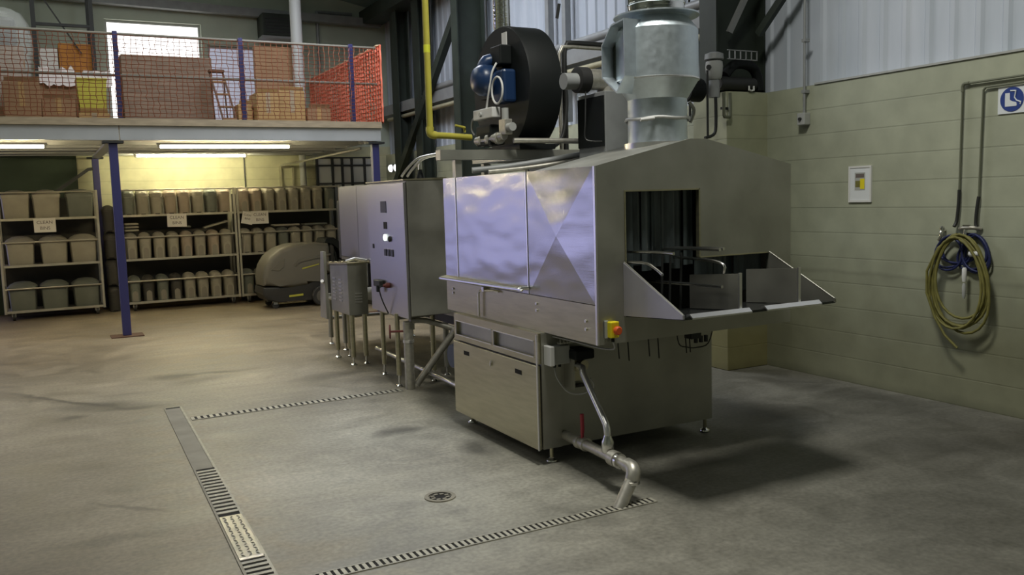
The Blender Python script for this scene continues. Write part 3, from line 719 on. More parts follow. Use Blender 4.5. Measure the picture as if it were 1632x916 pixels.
# ------------------------------------------------------------------ burner platform, drum heater
bp_ = thing('burner_platform', 'low steel box-section platform carrying the black drum heater above the washer', 'platform', (3.0, 5.95, 1.75))
bm = bm_new(); box(bm, 2.46, 5.66, 1.875, 3.62, 5.74, 1.945); box(bm, 3.05, 6.30, 1.875, 3.62, 6.38, 1.945)
for xx in (3.05, 3.54): box(bm, xx, 5.74, 1.875, xx+.08, 6.30, 1.944)
obj('frame', bm, 'steel_d', bp_)
for xx, yy in ((2.58, 5.68), (3.50, 5.68), (3.12, 6.32), (3.50, 6.32)):
    obj('leg', B(xx, yy, 1.721 if yy > 5.83 else 1.751, xx+.05, yy+.05, 1.874), 'steel_d', bp_)
dh = thing('drum_heater', 'large matt black drum heater with blue burner above the control cabinet', 'heater', (3.2, 5.95, 1.946))
zc = 2.41; yc = 5.95
bm = bm_new(); lathe(bm, [(.40, 3.10), (.455, 3.10), (.462, 3.115), (.462, 3.36), (.45, 3.37), (.38, 3.37)], (0, yc, zc), 'X', 56)
obj('drum', bm, 'black', dh, smooth=30)
obj('mounting_plate', B(3.070, yc-.10, zc-.05, 3.099, yc+.28, zc+.26, bev=.004), 'black', dh)
obj('foot_bracket', B(3.06, 5.60, 1.946, 3.36, 6.28, 1.985), 'black', dh)
bm = bm_new(); lathe(bm, [(.02, 2.86), (.085, 2.875), (.115, 2.92), (.115, 3.00), (.08, 3.05)], (0, yc-.03, zc+.06), 'X', 28)
b_ = obj('burner_fan', bm, 'bluem', dh, smooth=50, label='round blue burner fan housing')
obj('burner_neck', T([(2.95, yc+.00, zc+.13), (2.98, yc-.02, zc+.20), (3.07, yc-.03, zc+.21)], .05, 14, k=3), 'bluem', dh, smooth=60)
bm = bm_new(); box(bm, 2.99, yc-.26, zc-.12, 3.098, yc-.08, zc+.12, bev=.02)
obj('burner_body', bm, 'bluem', dh)
obj('control_head', B(3.00, yc-.20, zc+.16, 3.098, yc-.04, zc+.30, bev=.01), 'black', dh)
obj('data_plate', B(3.092, yc-.13, zc+.295, 3.0985, yc-.055, zc+.405), 'white', dh)
bm = bm_new()
tube(bm, [(2.99, yc-.16, zc+.17), (2.955, yc-.15, zc+.10), (2.94, yc-.12, zc-.03), (2.95, yc-.05, zc-.155)], .008, 8, k=5)
tube(bm, [(2.955, yc-.225+.085*math.cos(a), zc-.035+.095*math.sin(a)) for a in [2*PI*i/28 for i in range(28)]], .008, 8, closed=True)
obj('looped_cable', bm, 'white', dh, smooth=60)
obj('gas_inlet', B(2.93, yc-.14, 1.99, 3.05, yc+.10, 2.14, bev=.01), 'black', dh)
jb2 = obj('ignition_box', B(2.92, yc-.20, zc-.225, 2.99, yc+.12, zc-.15, bev=.006), 'white', dh, label='white plastic ignition box')
obj('cable_knob', Cy((2.92, yc-.02, zc-.19), (2.905, yc-.02, zc-.19), .016, n=14), 'lgrey', jb2)
obj('ignition_cable', T([(2.955, yc+.12, zc-.19), (2.955, yc+.20, zc-.21), (2.955, yc+.22, zc-.28), (2.95, yc+.16, zc-.33)], .008, 6, k=4), 'cable', dh)
gv = obj('gas_valve', B(2.94, yc-.36, 2.05, 3.00, yc-.26, 2.16, bev=.005), 'galv_pipe', dh)
bm = bm_new(); cyl(bm, (2.97, yc-.31, 2.16), (2.97, yc-.31, 2.24), .025, n=16); cyl(bm, (2.97, yc-.36, 2.10), (2.97, yc-.42, 2.10), .03, n=16)
obj('valve_cap', bm, 'lgrey', gv, smooth=40)
bm = bm_new(); tube(bm, [(2.96, yc+.14, 2.035), (2.96, yc-.02, 2.03), (2.96, yc-.30, 2.045)], .032, 12)
for t_ in (.05, -.08, -.22): lathe(bm, [(.032, -.02), (.045, -.018), (.045, .018), (.032, .02)], (2.96, yc+t_, 2.033), 'Y', 12)
obj('gas_train', bm, 'galv_pipe', dh, smooth=40)
obj('outlet_pipe', T([(3.00, 5.58, 2.005), (3.36, 5.52, 2.0), (3.57, 5.50, 1.995), (3.60, 5.50, 1.98), (3.605, 5.50, 1.946)], .020, 10, k=4), 'galv_pipe', dh, smooth=60)
obj('thermometer', T([(3.35, 5.52, 2.87), (3.36, 5.50, 2.97)], .012, 8), 'dark', dh)
bm = bm_new(); lathe(bm, [(.064, 2.874), (.064, 2.88), (.066, 2.885), (.066, 4.0), (.069, 4.01), (.066, 4.02), (.066, 5.15)], (3.11+.07, 6.05, 0), n=28)
fl_ = obj('flue_pipe', bm, 'chrome', smooth=30); tag(fl_, 'narrow mirror-bright flue pipe rising from the black drum', 'flue')

gp = thing('gas_pipe', 'bright yellow gas pipe dropping from the roof to the burner', 'pipe', (2.58, 6.1, 2.07))
obj('pipe_run', T([(2.575, 6.10, 5.3), (2.575, 6.10, 2.10), (2.585, 6.10, 2.085), (2.60, 6.10, 2.08), (2.80, 6.10, 2.072), (2.912, 6.10, 2.064)], .024, 14), 'yellow', gp, smooth=60)
obj('gas_band', Lt([(.0248, 2.68), (.0252, 2.682), (.0252, 2.735), (.0248, 2.737)], (2.575, 6.10, 0), n=16), 'yellow2', gp)
obj('pipe_elbow', T([(2.575, 6.10, 2.14), (2.578, 6.10, 2.09), (2.62, 6.10, 2.078)], .030, 12, k=4), 'yellow', gp, smooth=60)
obj('shut_off_lever', T([(2.85, 6.08, 2.10), (2.85, 6.08, 2.125), (2.84, 6.06, 2.135), (2.76, 6.05, 2.15)], .009, 8), 'yellow', gp)

# conduits that rise beside the drum
for i, (xx, r_, ztop, lab) in enumerate(((3.575, .014, 2.74, 'thin steel conduit nearest the black drum'), (3.655, .022, 2.78, 'thickest dark conduit between two thin ones beside the drum'),
                                         (3.70, .013, 2.80, 'thin bright conduit beside the ladder of the fan box'))):
    o = obj('conduit', T([(xx, 5.87+.06*i, 1.96), (xx, 5.87+.06*i, ztop-.06), (xx+.03, 5.87+.06*i, ztop), (xx+.12, 5.87+.06*i, ztop+.005), (xx+.9, 5.91+.06*i, ztop+.01)], r_, 10), ['galv_pipe', 'dark', 'edge'][i], smooth=60)
    tag(o, lab, 'conduit', 'conduits beside the drum heater')
o = obj('flexible_hose', T([(3.60, 5.82, 2.72), (3.585, 5.82, 2.55), (3.60, 5.82, 2.30), (3.55, 5.81, 2.05), (3.44, 5.80, 1.965)], .016, 8, k=6), 'dark', smooth=60)
tag(o, 'dark flexible hose bending down beside the conduits', 'hose')
# pipes lying on the platform and washer roof
for i, (pts, r_, mm, lab) in enumerate((
    ([(2.72, 5.70, 1.80), (2.95, 5.62, 1.82), (3.25, 5.52, 1.86), (3.52, 5.48, 1.90)], .022, 'greyp', 'grey pipe slanting up under the drum platform'),
    ([(2.80, 5.60, 1.785), (3.10, 5.54, 1.81), (3.40, 5.46, 1.85), (3.58, 5.44, 1.88)], .016, 'galv_pipe', 'paler thin pipe slanting up along the washer roof'),
    ([(3.05, 5.46, 1.78), (3.35, 5.40, 1.81), (3.62, 5.36, 1.86), (3.90, 5.36, 1.92)], .018, 'dark', 'dark pipe slanting up behind the washer hood'))):
    o = obj('roof_pipe', T(pts, r_, 10, k=4), mm, smooth=60); tag(o, lab, 'pipe', 'pipes over the washer roof')
bm = bm_new()
for k in range(3): box(bm, 3.60+k*.035, 5.38, 1.753, 3.62+k*.035, 5.43, 1.93)
o = obj('pipe_bracket', bm, 'greyp'); tag(o, 'small grey clamp bracket holding the roof pipes', 'bracket')

# ------------------------------------------------------------------ control cabinet
cc = thing('control_cabinet', 'tall stainless control cabinet with switches on its door, beside the washer', 'control cabinet', (2.80, 7.2, 0))
cX0, cX1, cY0, cY1, cZ0, cZ1 = 2.63, 2.99, 6.77, 7.70, .635, 1.765
obj('cabinet_body', B(cX0, cY0, cZ0, cX1, cY1, cZ1, bev=.004, seg=1), 'steel_d', cc)
obj('cabinet_cap', prism(bm_new(), [(cX0-.03, cZ1), (cX0-.03, cZ1+.010), (cX1, cZ1+.022), (cX1, cZ1)], 'Y', cY0-.005, cY1+.01), 'steel', cc)
dr = obj('door', B(cX0-.028, cY0+.006, cZ0-.02, cX0-.004, cY1-.005, cZ1-.012, bev=.005), 'satin', cc, label='brushed door with violet sheen')
def onDoor(name, y0, y1, z0, z1, m, t=.004, bev=0): return obj(name, B(cX0-.028-t, y0, z0, cX0-.0275, y1, z1, bev=bev), m, dr)
onDoor('display', 7.20, 7.34, 1.50, 1.60, 'screen'); onDoor('small_display', 7.20, 7.28, 1.36, 1.42, 'black')
lm = obj('indicator_lamp', Lt([(.030, 0), (.030, -.012), (.022, -.018)], (cX0-.028, 7.245, 1.285), 'X', 16), 'lens', dr, label='lit white indicator lamp')
obj('key_switch', Lt([(.024, 0), (.024, -.014), (.015, -.02)], (cX0-.028, 7.13, 1.275), 'X', 16), 'dark', dr)
for k in range(3): onDoor('push_button', 7.065+k*.085, 7.115+k*.085, 1.125, 1.185, 'screen', .008, .002)
onDoor('door_lock', 7.56, 7.59, 1.18, 1.22, 'dark', .006)
obj('isolator_knob', B(cX0-.075, 7.33, .845, cX0-.029, 7.50, .905, bev=.008), 'dark', dr)
obj('isolator_grip', B(cX0-.085, 7.36, .80, cX0-.06, 7.40, .86, bev=.004), 'black', dr)
sk = obj('power_plug', Lt([(.016, 0), (.024, -.004), (.024, -.03), (.016, -.04), (.012, -.06)], (cX0-.028, 7.20, .87), 'X', 14), 'dred', dr, smooth=30, label='dull red plug in the cabinet door')
obj('plug_cable', T([(cX0-.10, 7.20, .868), (cX0-.12, 7.21, .84), (cX0-.09, 7.23, .74), (cX0-.04, 7.23, .62)], .006, 6, k=4), 'dark', dr)
obj('cable_cone', Lt([(.035, 0), (.018, .055), (.013, .06), (.013, .13)], (2.80, 6.88, cZ1+.018), n=18), 'black', cc, smooth=40)
obj('cable_gland', Cy((2.80, 6.88, cZ1+.09), (2.80, 6.88, cZ1+.19), .017, n=14), 'bright', cc, smooth=40)
for xx, yy in ((2.60, 7.05), (2.94, 7.08), (2.67, 7.62), (2.94, 7.62)):
    lg = obj('leg', Cy((xx, yy, .10), (xx, yy, cZ0+.001), .022, n=14), 'steel', cc, smooth=40)
    obj('foot', Lt([(.028, 0), (.032, .006), (.020, .018), (.010, .022), (.010, .11)], (xx, yy, 0), n=16), 'bright', lg, smooth=40)
bm = bm_new(); tube(bm, [(2.60, 7.05, .60), (2.94, 7.08, .60)], .018, 8); tube(bm, [(2.67, 7.05, .60), (2.67, 7.62, .60)], .018, 8)
obj('support_rail', bm, 'steel_d', cc)
for k, (za, xb) in enumerate(((1.80, 2.66), (1.83, 2.71))):
    o = obj('cabinet_conduit', T([(xb, 6.95, 1.80), (xb+.03, 6.90, 1.86), (xb+.08, 6.80, 1.935), (xb+.14, 6.70, 1.960), (xb+.22, 6.55, 1.972), (xb+.28, 6.42, 1.972)], .011, 8, k=5), 'edge', smooth=60)
    tag(o, ['lower of two bright conduits bending from the cabinet top to the platform', 'upper of two bright conduits bending from the cabinet top to the platform'][k], 'conduit', 'conduits over the cabinet')

wp = thing('waste_standpipe', 'thick grey standpipe entering the floor channel under the control cabinet', 'pipe', (2.64, 6.90, 0))
obj('pipe_run', Cy((2.64, 6.90, .0), (2.64, 6.90, .58), .042, n=18), 'galv_pipe', wp, smooth=40)
obj('coupling', Lt([(.042, .40), (.048, .402), (.048, .425), (.042, .427)], (2.64, 6.90, 0), n=18), 'edge', wp, smooth=40)
obj('branch_pipe', T([(2.70, 6.90, .03), (3.00, 6.82, .43), (3.03, 6.74, .50), (3.02, 6.62, .56), (2.98, 6.3, .60)], .030, 10, k=4), 'galv_pipe', wp, smooth=60)
obj('upper_pipe', T([(2.66, 6.90, .585), (2.80, 6.89, .575), (3.03, 6.84, .49)], .024, 10, k=3), 'galv_pipe', wp, smooth=60)
bm = bm_new(); tube(bm, [(2.50+.045*math.cos(a)*.4, 6.96+.045*math.cos(a), .50+.055*math.sin(a)) for a in [2*PI*i/20 for i in range(20)]], .007, 6, closed=True); tube(bm, [(2.50, 6.96, .50), (2.62, 6.91, .50)], .01, 6)
obj('hand_wheel', bm, 'dred', wp, label='dull red hand wheel')
o = obj('floor_tube', T([(2.87, 8.40, .12), (2.80, 6.24, .12), (2.80, 5.70, .12)], .022, 10), 'edge', smooth=60); tag(o, 'pale tube running low along the floor behind the standpipe', 'tube')

# ------------------------------------------------------------------ drying tunnel behind the cabinet
dt = thing('drying_tunnel', 'stainless drying tunnel section standing on thin legs behind the control cabinet', 'drying tunnel', (3.3, 8.0, 0))
obj('tunnel_body', B(2.76, 7.95, 1.03, 3.90, 9.06, 1.765, bev=.004, seg=1), 'steel_d', dt)
obj('link_tunnel', B(3.08, 5.90, 1.03, 3.90, 7.949, 1.72), 'steel_d', dt)
obj('tunnel_side_panel', B(2.748, 7.96, 1.04, 2.759, 8.45, 1.755), 'satin', dt)
obj('tunnel_side_panel', B(2.748, 8.46, 1.04, 2.759, 9.05, 1.755), 'satin', dt)
obj('tunnel_sill', B(2.757, 7.95, 1.00, 3.90, 9.08, 1.03), 'steel', dt)
obj('outlet_hood', B(2.80, 9.062, 1.0, 3.85, 9.30, 1.62), 'dark', dt)
bm = bm_new(); box(bm, 3.08, 6.4, .58, 3.86, 7.8, .62); box(bm, 2.80, 7.8, .58, 3.86, 9.65, .62); 
obj('conveyor_bed', bm, 'steel_d', dt)
obj('drip_tray', B(3.10, 6.5, .50, 3.82, 9.5, .579), 'dark', dt)
for xx, yy in ((2.78, 9.16), (2.77, 9.67), (3.75, 9.05), (3.74, 9.62), (3.14, 7.25), (3.75, 7.3)):
    lg = obj('leg', Cy((xx, yy, .08), (xx, yy, .58), .026, n=12), 'steel_d', dt, smooth=40)
    obj('foot', Lt([(.030, 0), (.033, .006), (.020, .018), (.012, .022), (.012, .085)], (xx, yy, 0), n=14), 'bright', lg, smooth=40)
bm = bm_new(); tube(bm, [(2.77, 9.67, .30), (3.74, 9.62, .30)], .02, 8); tube(bm, [(2.78, 9.16, .52), (3.75, 9.05, .52)], .02, 8); tube(bm, [(2.77, 9.67, .53), (2.78, 9.16, .53)], .02, 8)
obj('cross_rail', bm, 'steel_d', dt)

# ------------------------------------------------------------------ louvred pump box
pb = thing('pump_box', 'low stainless box with louvre slots and shiny lid bars at the tunnel outlet', 'box', (2.65, 8.5, 0))
bm = bm_new(); prism(bm, [(8.22, .50), (8.82, .50), (8.82, .965), (8.22, 1.0)], 'X', 2.545, 2.742, bev=.004, seg=1)
obj('box_body', bm, 'steel_d', pb)
bm = bm_new()
for c_ in range(2):
    for r_ in range(7): box(bm, 2.538, 8.42+c_*.20, .62+r_*.035, 2.546, 8.52+c_*.20, .635+r_*.035)
obj('side_louvre', bm, 'edge', pb)
bm = bm_new()
for r_ in range(4): box(bm, 2.61, 8.212, .62+r_*.028, 2.68, 8.221, .632+r_*.028)
obj('front_louvre', bm, 'edge', pb)
obj('lid', prism(bm_new(), [(8.20, 1.003), (8.84, .968), (8.84, .980), (8.20, 1.015)], 'X', 2.535, 2.75), 'steel', pb)
obj('lid_bar', T([(2.545, 8.25, 1.03), (2.63, 8.23, 1.055), (2.735, 8.18, 1.03)], .012, 8), 'bright', pb)
obj('lid_bar', T([(2.53, 8.82, .99), (2.55, 8.25, 1.02)], .010, 8), 'bright', pb)
obj('chute_plate', prism(bm_new(), [(8.86, .40), (9.10, .40), (8.98, 1.10), (8.88, 1.10)], 'X', 2.50, 2.53), 'steel_d', pb)
obj('chute_knob', T([(2.495, 8.90, .78), (2.47, 8.86, .80)], .018, 8), 'bright', pb)
for xx, yy in ((2.58, 8.26), (2.71, 8.26), (2.58, 8.78), (2.71, 8.78)):
    lg = obj('leg', Cy((xx, yy, .08), (xx, yy, .501), .024, n=12), 'steel', pb, smooth=40)
    obj('foot', Lt([(.030, 0), (.033, .006), (.020, .018), (.011, .022), (.011, .085)], (xx, yy, 0), n=14), 'bright', lg, smooth=40)

# ================================================================== MEZZANINE
mz = thing('mezzanine', 'steel mezzanine floor on dark blue posts with grey edge beam above the bin trolleys', 'mezzanine', (1.5, 13.8, 0))
obj('deck', box(B(-9.3, 11.93, 2.64, 4.28, 15.55, 2.70), -9.3, 15.55, 2.64, 4.03, EY-.01, 2.70), 'tan', mz)
obj('edge_board', B(-9.3, 11.90, 2.628, 4.29, 11.93, 2.715), 'tan', mz)
bm = bm_new()
prism(bm, [(11.93, 2.45), (12.00, 2.45), (12.00, 2.465), (11.945, 2.465), (11.945, 2.615), (12.00, 2.615), (12.00, 2.63), (11.93, 2.63)], 'X', -9.3, .875)
obj('edge_beam', bm, 'beam', mz)
bm = bm_new()
prism(bm, [(11.93, 2.45), (12.00, 2.45), (12.00, 2.465), (11.945, 2.465), (11.945, 2.615), (12.00, 2.615), (12.00, 2.63), (11.93, 2.63)], 'X', .885, 4.28)
obj('edge_beam', bm, 'beam', mz)
for yy in (12.7, 13.3, 13.9, 14.6, 15.2):
    obj('joist', B(-9.3, yy, 2.44, 4.26, yy+.05, 2.639), 'beam', mz)
obj('side_beam', B(4.20, 12.01, 2.455, 4.28, EY-.02, 2.639), 'beam', mz)
obj('cross_beam', B(.72, 12.01, 2.41, .84, EY-.02, 2.4395), 'beam', mz)
for (xx, yy) in ((.80, 11.97), (.765, 15.60), (4.20, 11.99)):
    ps = obj('post', B(xx-.05, yy-.05, .012, xx+.05, yy+.05, 2.41, bev=.006), 'blue', mz)
    obj('base_plate', B(xx-.19, yy-.15, 0, xx+.19, yy+.15, .012), 'rust', ps)
    obj('head_plate', B(xx-.12, yy-.09, 2.411, xx+.12, yy+.09, 2.437), 'dark', ps)
obj('knee_brace', T([(.72, 15.52, 2.25), (.65, 15.52, 2.24), (.11, 15.52, 1.85)], .034, 4), 'dark', mz)
obj('conduit_pipe', T([(4.1, 12.3, 2.37), (3.75, 15.7, 2.28)], .018, 8), 'galv_pipe', mz)

gr = thing('guard_rail', 'blue post guard rail with two grey rails along the mezzanine edge', 'guard rail', (1.7, 11.95, 2.70))
for xx in (-2.1, -.59, .91, 2.41, 3.90):
    obj('rail_post', B(xx-.028, 11.935, 2.716, xx+.028, 11.99, 3.775, bev=.004, seg=1), 'blue', gr)
for zz in (3.745, 3.245): obj('rail', T([(-9.3, 11.985, zz), (4.27, 11.985, zz)], .019, 10), 'rail', gr)
obj('side_rail', T([(4.27, 11.985, 3.745), (4.27, 15.75, 3.745)], .016, 10), 'net2', gr)

# orange safety netting, front run and side run
def net(bm, P, nu, nv, th, seed, sag=.012):
    rnd = random.Random(seed)
    ju = [[(rnd.uniform(-1, 1)*sag, rnd.uniform(-1, 1)*sag*.6) for v in range(nv+1)] for u in range(nu+1)]
    def pt(u, v): return P(u/nu+ju[u][v][0]/5, v/nv+ju[u][v][1]/1.5)
    for u in range(nu+1): tube(bm, [pt(u, v) for v in range(0, nv+1)], th, 3)
    for v in range(nv+1): tube(bm, [pt(u, v) for u in range(nu+1)], th, 3)
bm = bm_new(); net(bm, lambda u, v: (-1.2+u*5.42, 11.900+.006*math.sin(u*30), 2.735+v*.985), 76, 20, .0048, 3)
o = obj('safety_net', bm, 'net'); tag(o, 'rust orange safety netting strung along the front guard rail', 'net')
bm = bm_new(); net(bm, lambda u, v: (4.335+.008*math.sin(u*25), 11.95+u*3.7, 2.72+v*1.06), 34, 16, .016, 5)
o = obj('safety_net', bm, 'net2'); tag(o, 'brighter orange barrier netting along the end of the mezzanine by the wall', 'net')
obj('edge_cord', T([(4.335, 11.95+i*.18, 3.785+.02*(i % 2)) for i in range(21)], .012, 5), 'netedge', o)

# fluorescent battens below the deck
for i, (xx, yy, zz, lab) in enumerate(((1.25, 11.22, 2.34, 0), (-1.50, 11.22, 2.34, 1), (1.31, 14.90, 2.415, 2))):
    yy2 = max(yy, 12.2) if i < 2 else yy
    if i < 2: k = yy2/yy; xx, zz = xx*k, 1.6+(zz-1.6)*k
    L_ = 1.55*(yy2/yy)*(1.08 if i == 2 else 1)
    zt = zz-.02 if i < 2 else zz
    b_ = thing('fluorescent_batten', ['lit fluorescent batten just behind the grey beam, over the middle trolley', 'lit fluorescent batten cut by the picture edge, over the wide-bin trolley',
                                    'lit fluorescent batten nearest the cream end wall'][i], 'light', (xx+L_/2, yy2, zt), 'fluorescent battens under the mezzanine')
    obj('batten_body', B(xx-.03, yy2-.03, zt+.022, xx+L_+.03, yy2+.03, zt+.05), 'white', b_)
    for e_ in (xx-.02, xx+L_-.01): obj('tube_holder', B(e_, yy2-.016, zt-.018, e_+.03, yy2+.016, zt+.0219), 'white', b_)
    obj('tube', Cy((xx+.01, yy2, zt), (xx+L_-.01, yy2, zt), .016, n=12), 'tube' if i < 2 else 'tube_wall', b_, smooth=40)

# ------------------------------------------------------------------ stores on the mezzanine
DZ = 2.7005
def carton(name, x0, y0, z0, x1, y1, z1, m, label, cat='box', flaps=True, group='cartons on the mezzanine'):
    t = thing(name, label, cat, ((x0+x1)/2, (y0+y1)/2, z0), group)
    obj('carton_body', B(x0, y0, z0, x1, y1, z1, bev=.008), m, t)
    if flaps:
        obj('tape', B((x0+x1)/2-.03, y0-.002, z0+.4*(z1-z0), (x0+x1)/2+.03, y0+.01, z1+.002), 'card2' if m != 'card2' else 'tan', t)
        obj('flap', prism(bm_new(), [(y0+.002, z1), (y0-.02, z1+.05), (y0-.014, z1+.053), (y0+.01, z1+.002)], 'X', x0+.02, x1-.02), m, t)
    return t
carton('cardboard_goods', 1.08, 13.45, DZ, 2.29, 14.1, 3.74, 'card3', 'very large grey-brown cardboard stack in front of the bright window', flaps=False)  # stack of flattened cardboard, built as one solid block
carton('cardboard_goods', -.35, 12.5, DZ, .05, 12.9, 3.20, 'card', 'brown carton under the wrapped load at the picture edge')
carton('cardboard_goods', .06, 12.6, DZ, .44, 13.1, 3.02, 'card', 'red-brown carton left of the yellow tub')
carton('cardboard_goods', .47, 12.6, DZ, .83, 13.05, 2.84, 'card2', 'shallow carton the yellow tub stands on')
carton('cardboard_goods', .02, 13.2, DZ, .85, 13.9, 3.36, 'card', 'wide brown carton below the crumpled white polythene', flaps=False)
carton('cardboard_goods', 2.52, 12.9, DZ, 2.72, 13.3, 3.03, 'card2', 'small pale carton beside the step ladder')
carton('cardboard_goods', 2.74, 12.7, DZ, 3.06, 13.2, 3.18, 'card2', 'pale carton just right of the middle rail post')
carton('cardboard_goods', 3.07, 12.75, DZ, 3.44, 13.2, 3.22, 'card2', 'pale carton in front of the tall upright cardboard sheet')
carton('cardboard_goods', 3.46, 12.7, DZ, 3.80, 13.1, 2.98, 'card', 'low brown carton against the bright orange netting')
carton('cardboard_goods', 2.92, 13.5, DZ, 3.62, 13.62, 3.96, 'card', 'tall upright cardboard sheet behind the pale cartons', 'cardboard', False)
t = thing('yellow_tub', 'yellow plastic tub on a carton beside the blue rail post', 'tub', (.65, 12.8, 2.845))
bm = bm_new(); v0 = [(.50, 12.66), (.80, 12.66), (.80, 12.98), (.50, 12.98)]; v1 = [(.475, 12.64), (.825, 12.64), (.825, 13.0), (.475, 13.0)]
lo = [bm.verts.new((*p, 2.845)) for p in v0]; hi = [bm.verts.new((*p, 3.26)) for p in v1]
bm.faces.new(lo); bm.faces.new(hi)
for i in range(4): bm.faces.new((lo[i], lo[(i+1) % 4], hi[(i+1) % 4], hi[i]))
obj('tub_body', bm, 'yellowtub', t); obj('tub_rim', B(.465, 12.63, 3.261, .835, 13.01, 3.29, bev=.008), 'yellowtub', t)
# crumpled polythene on the wide carton
bm = bm_new()
rnd = random.Random(11); n, m_ = 16, 6
g = [[bm.verts.new((.06+.87*i/n, 13.16+.7*j/m_, 3.375+max(0, .10*rnd.random()+.06*math.sin(i*1.1+j)))) for j in range(m_+1)] for i in range(n+1)]
for i in range(n):
    for j in range(m_): bm.faces.new((g[i][j], g[i+1][j], g[i+1][j+1], g[i][j+1]))
lowr = [bm.verts.new((.06+.87*i/n, 13.15, 3.375-.10-.06*rnd.random())) for i in range(n+1)]
for i in range(n): bm.faces.new((lowr[i], lowr[i+1], g[i+1][0], g[i][0]))
o = obj('polythene_sheet', bm, 'poly'); tag(o, 'crumpled white polythene sheet on the wide brown carton', 'sheet')
# pallet racking behind with two boxes
rk = thing('pallet_racking', 'dark open pallet racking frame behind the mezzanine cartons', 'racking', (.4, 14.9, DZ))
for xx in (.02, .78): obj('upright', B(xx, 14.6, DZ, xx+.06, 14.66, 4.95), 'dark', rk); obj('upright', B(xx, 15.3, DZ, xx+.06, 15.36, 4.95), 'dark', rk)
for zz in (3.55, 4.32): obj('shelf_beam', B(.08, 14.6, zz-.04, .78, 14.65, zz), 'dark', rk)
obj('shelf_board', B(.02, 14.661, 3.52, .84, 15.299, 3.55), 'card', rk)
obj('brace', T([(.06, 14.63, 4.9), (.65, 14.63, 3.9)], .014, 4), 'dark', rk)
carton('cardboard_goods', .09, 14.67, 3.551, .33, 15.1, 3.97, 'paper', 'white carton on the dark racking shelf', flaps=False)
carton('cardboard_goods', .345, 14.67, 3.551, .84, 15.2, 4.05, 'orangebox', 'bright orange-brown carton on the dark racking shelf', flaps=False)
# wrapped load at the left edge
wl_ = thing('wrapped_load', 'tall load under shiny clear plastic wrap at the picture corner', 'wrapped load', (-.40, 13.0, DZ))
obj('load_boxes', B(-.80, 13.06, DZ, -.09, 13.6, 3.72, bev=.01), 'card', wl_)
obj('load_top', B(-.62, 13.15, 3.721, -.16, 13.5, 4.10, bev=.05), 'dark', wl_)
bm = bm_new(); rnd = random.Random(4); prev = None
for k, (zz, ex) in enumerate(((DZ+.25, .03), (3.2, .05), (3.5, .03), (3.75, .06), (4.0, .03), (4.14, -.04), (4.2, -.14))):
    ring = []
    for i in range(20):
        a = 2*PI*i/20; sx, sy = .40+ex, .30+ex
        q_ = (abs(math.cos(a))**4+abs(math.sin(a))**4)**-.25
        ring.append(bm.verts.new((-.445+sx*q_*math.cos(a)+rnd.uniform(-.012, .012), 13.33+sy*q_*math.sin(a)+rnd.uniform(-.012, .012), zz+rnd.uniform(-.02, .02))))
    if prev:
        for i in range(20): bm.faces.new((prev[i], prev[(i+1) % 20], ring[(i+1) % 20], ring[i]))
    prev = ring
bm.faces.new(prev)
obj('plastic_wrap', bm, 'wrap', wl_, smooth=25)
# step ladder leaning by the big stack
sl = thing('step_ladder', 'brownish folding step ladder leaning beside the big cardboard stack', 'ladder', (2.35, 13.1, DZ))
for xx in (2.26, 2.44):
    obj('rail', T([(xx+.05, 12.80, DZ+.01), (xx-.06, 13.15, 3.50)], .016, 4), 'rust', sl)
    obj('rear_rail', T([(xx+.03, 13.42, DZ+.01), (xx-.05, 13.17, 3.47)], .013, 4), 'rust', sl)
for k in range(4):
    t_ = (k+.6)/4.4; obj('tread', B(2.31-.11*t_, 12.77+.35*t_, DZ+.8*t_-.01, 2.49-.11*t_, 12.87+.35*t_, DZ+.8*t_+.01), 'card', sl)
obj('top_cap', B(2.19, 13.09, 3.49, 2.40, 13.22, 3.53, bev=.01), 'rust', sl)

# end wall fittings
vd = obj('vent_duct', Cy((3.525, 13.34, 2.7005), (3.525, 13.34, 5.3), .085, n=24), 'lgrey', smooth=50); tag(vd, 'thick pale grey vent pipe rising through the mezzanine stores', 'vent pipe')
dpp = obj('downpipe', T([(4.125, 15.66, 5.2), (4.125, 15.66, 0.02)], .058, 16), 'lgrey', smooth=50); tag(dpp, 'slim pale grey downpipe on the end wall', 'downpipe')
ah = thing('air_handler', 'dark green box unit mounted high on the end wall', 'air unit', (3.74, 15.5, 4.42))
obj('unit_body', B(3.49, 15.35, 4.47, 3.99, EY-.01, 4.84, bev=.01), 'dgreen', ah); obj('unit_drip_tray', B(3.47, 15.33, 4.42, 4.01, EY-.01, 4.462), 'greyp', ah)
for k in range(5): obj('vent_slat', B(3.53, 15.338, 4.52+k*.055, 3.95, 15.351, 4.545+k*.055), 'dark', ah)
o = obj('wall_conduit', T([(4.55, EY-.03, 2.72), (4.55, EY-.03, 5.0), (5.2, EY-.03, 5.0)], .03, 8), 'greyp'); tag(o, 'grey conduit beside the downpipe on the upper end wall', 'conduit')
o = obj('wall_conduit', T([(3.13, EY-.016, 1.0), (3.13, EY-.016, 2.6)], .012, 6), 'dark'); tag(o, 'thin dark conduit down the cream end wall', 'conduit')
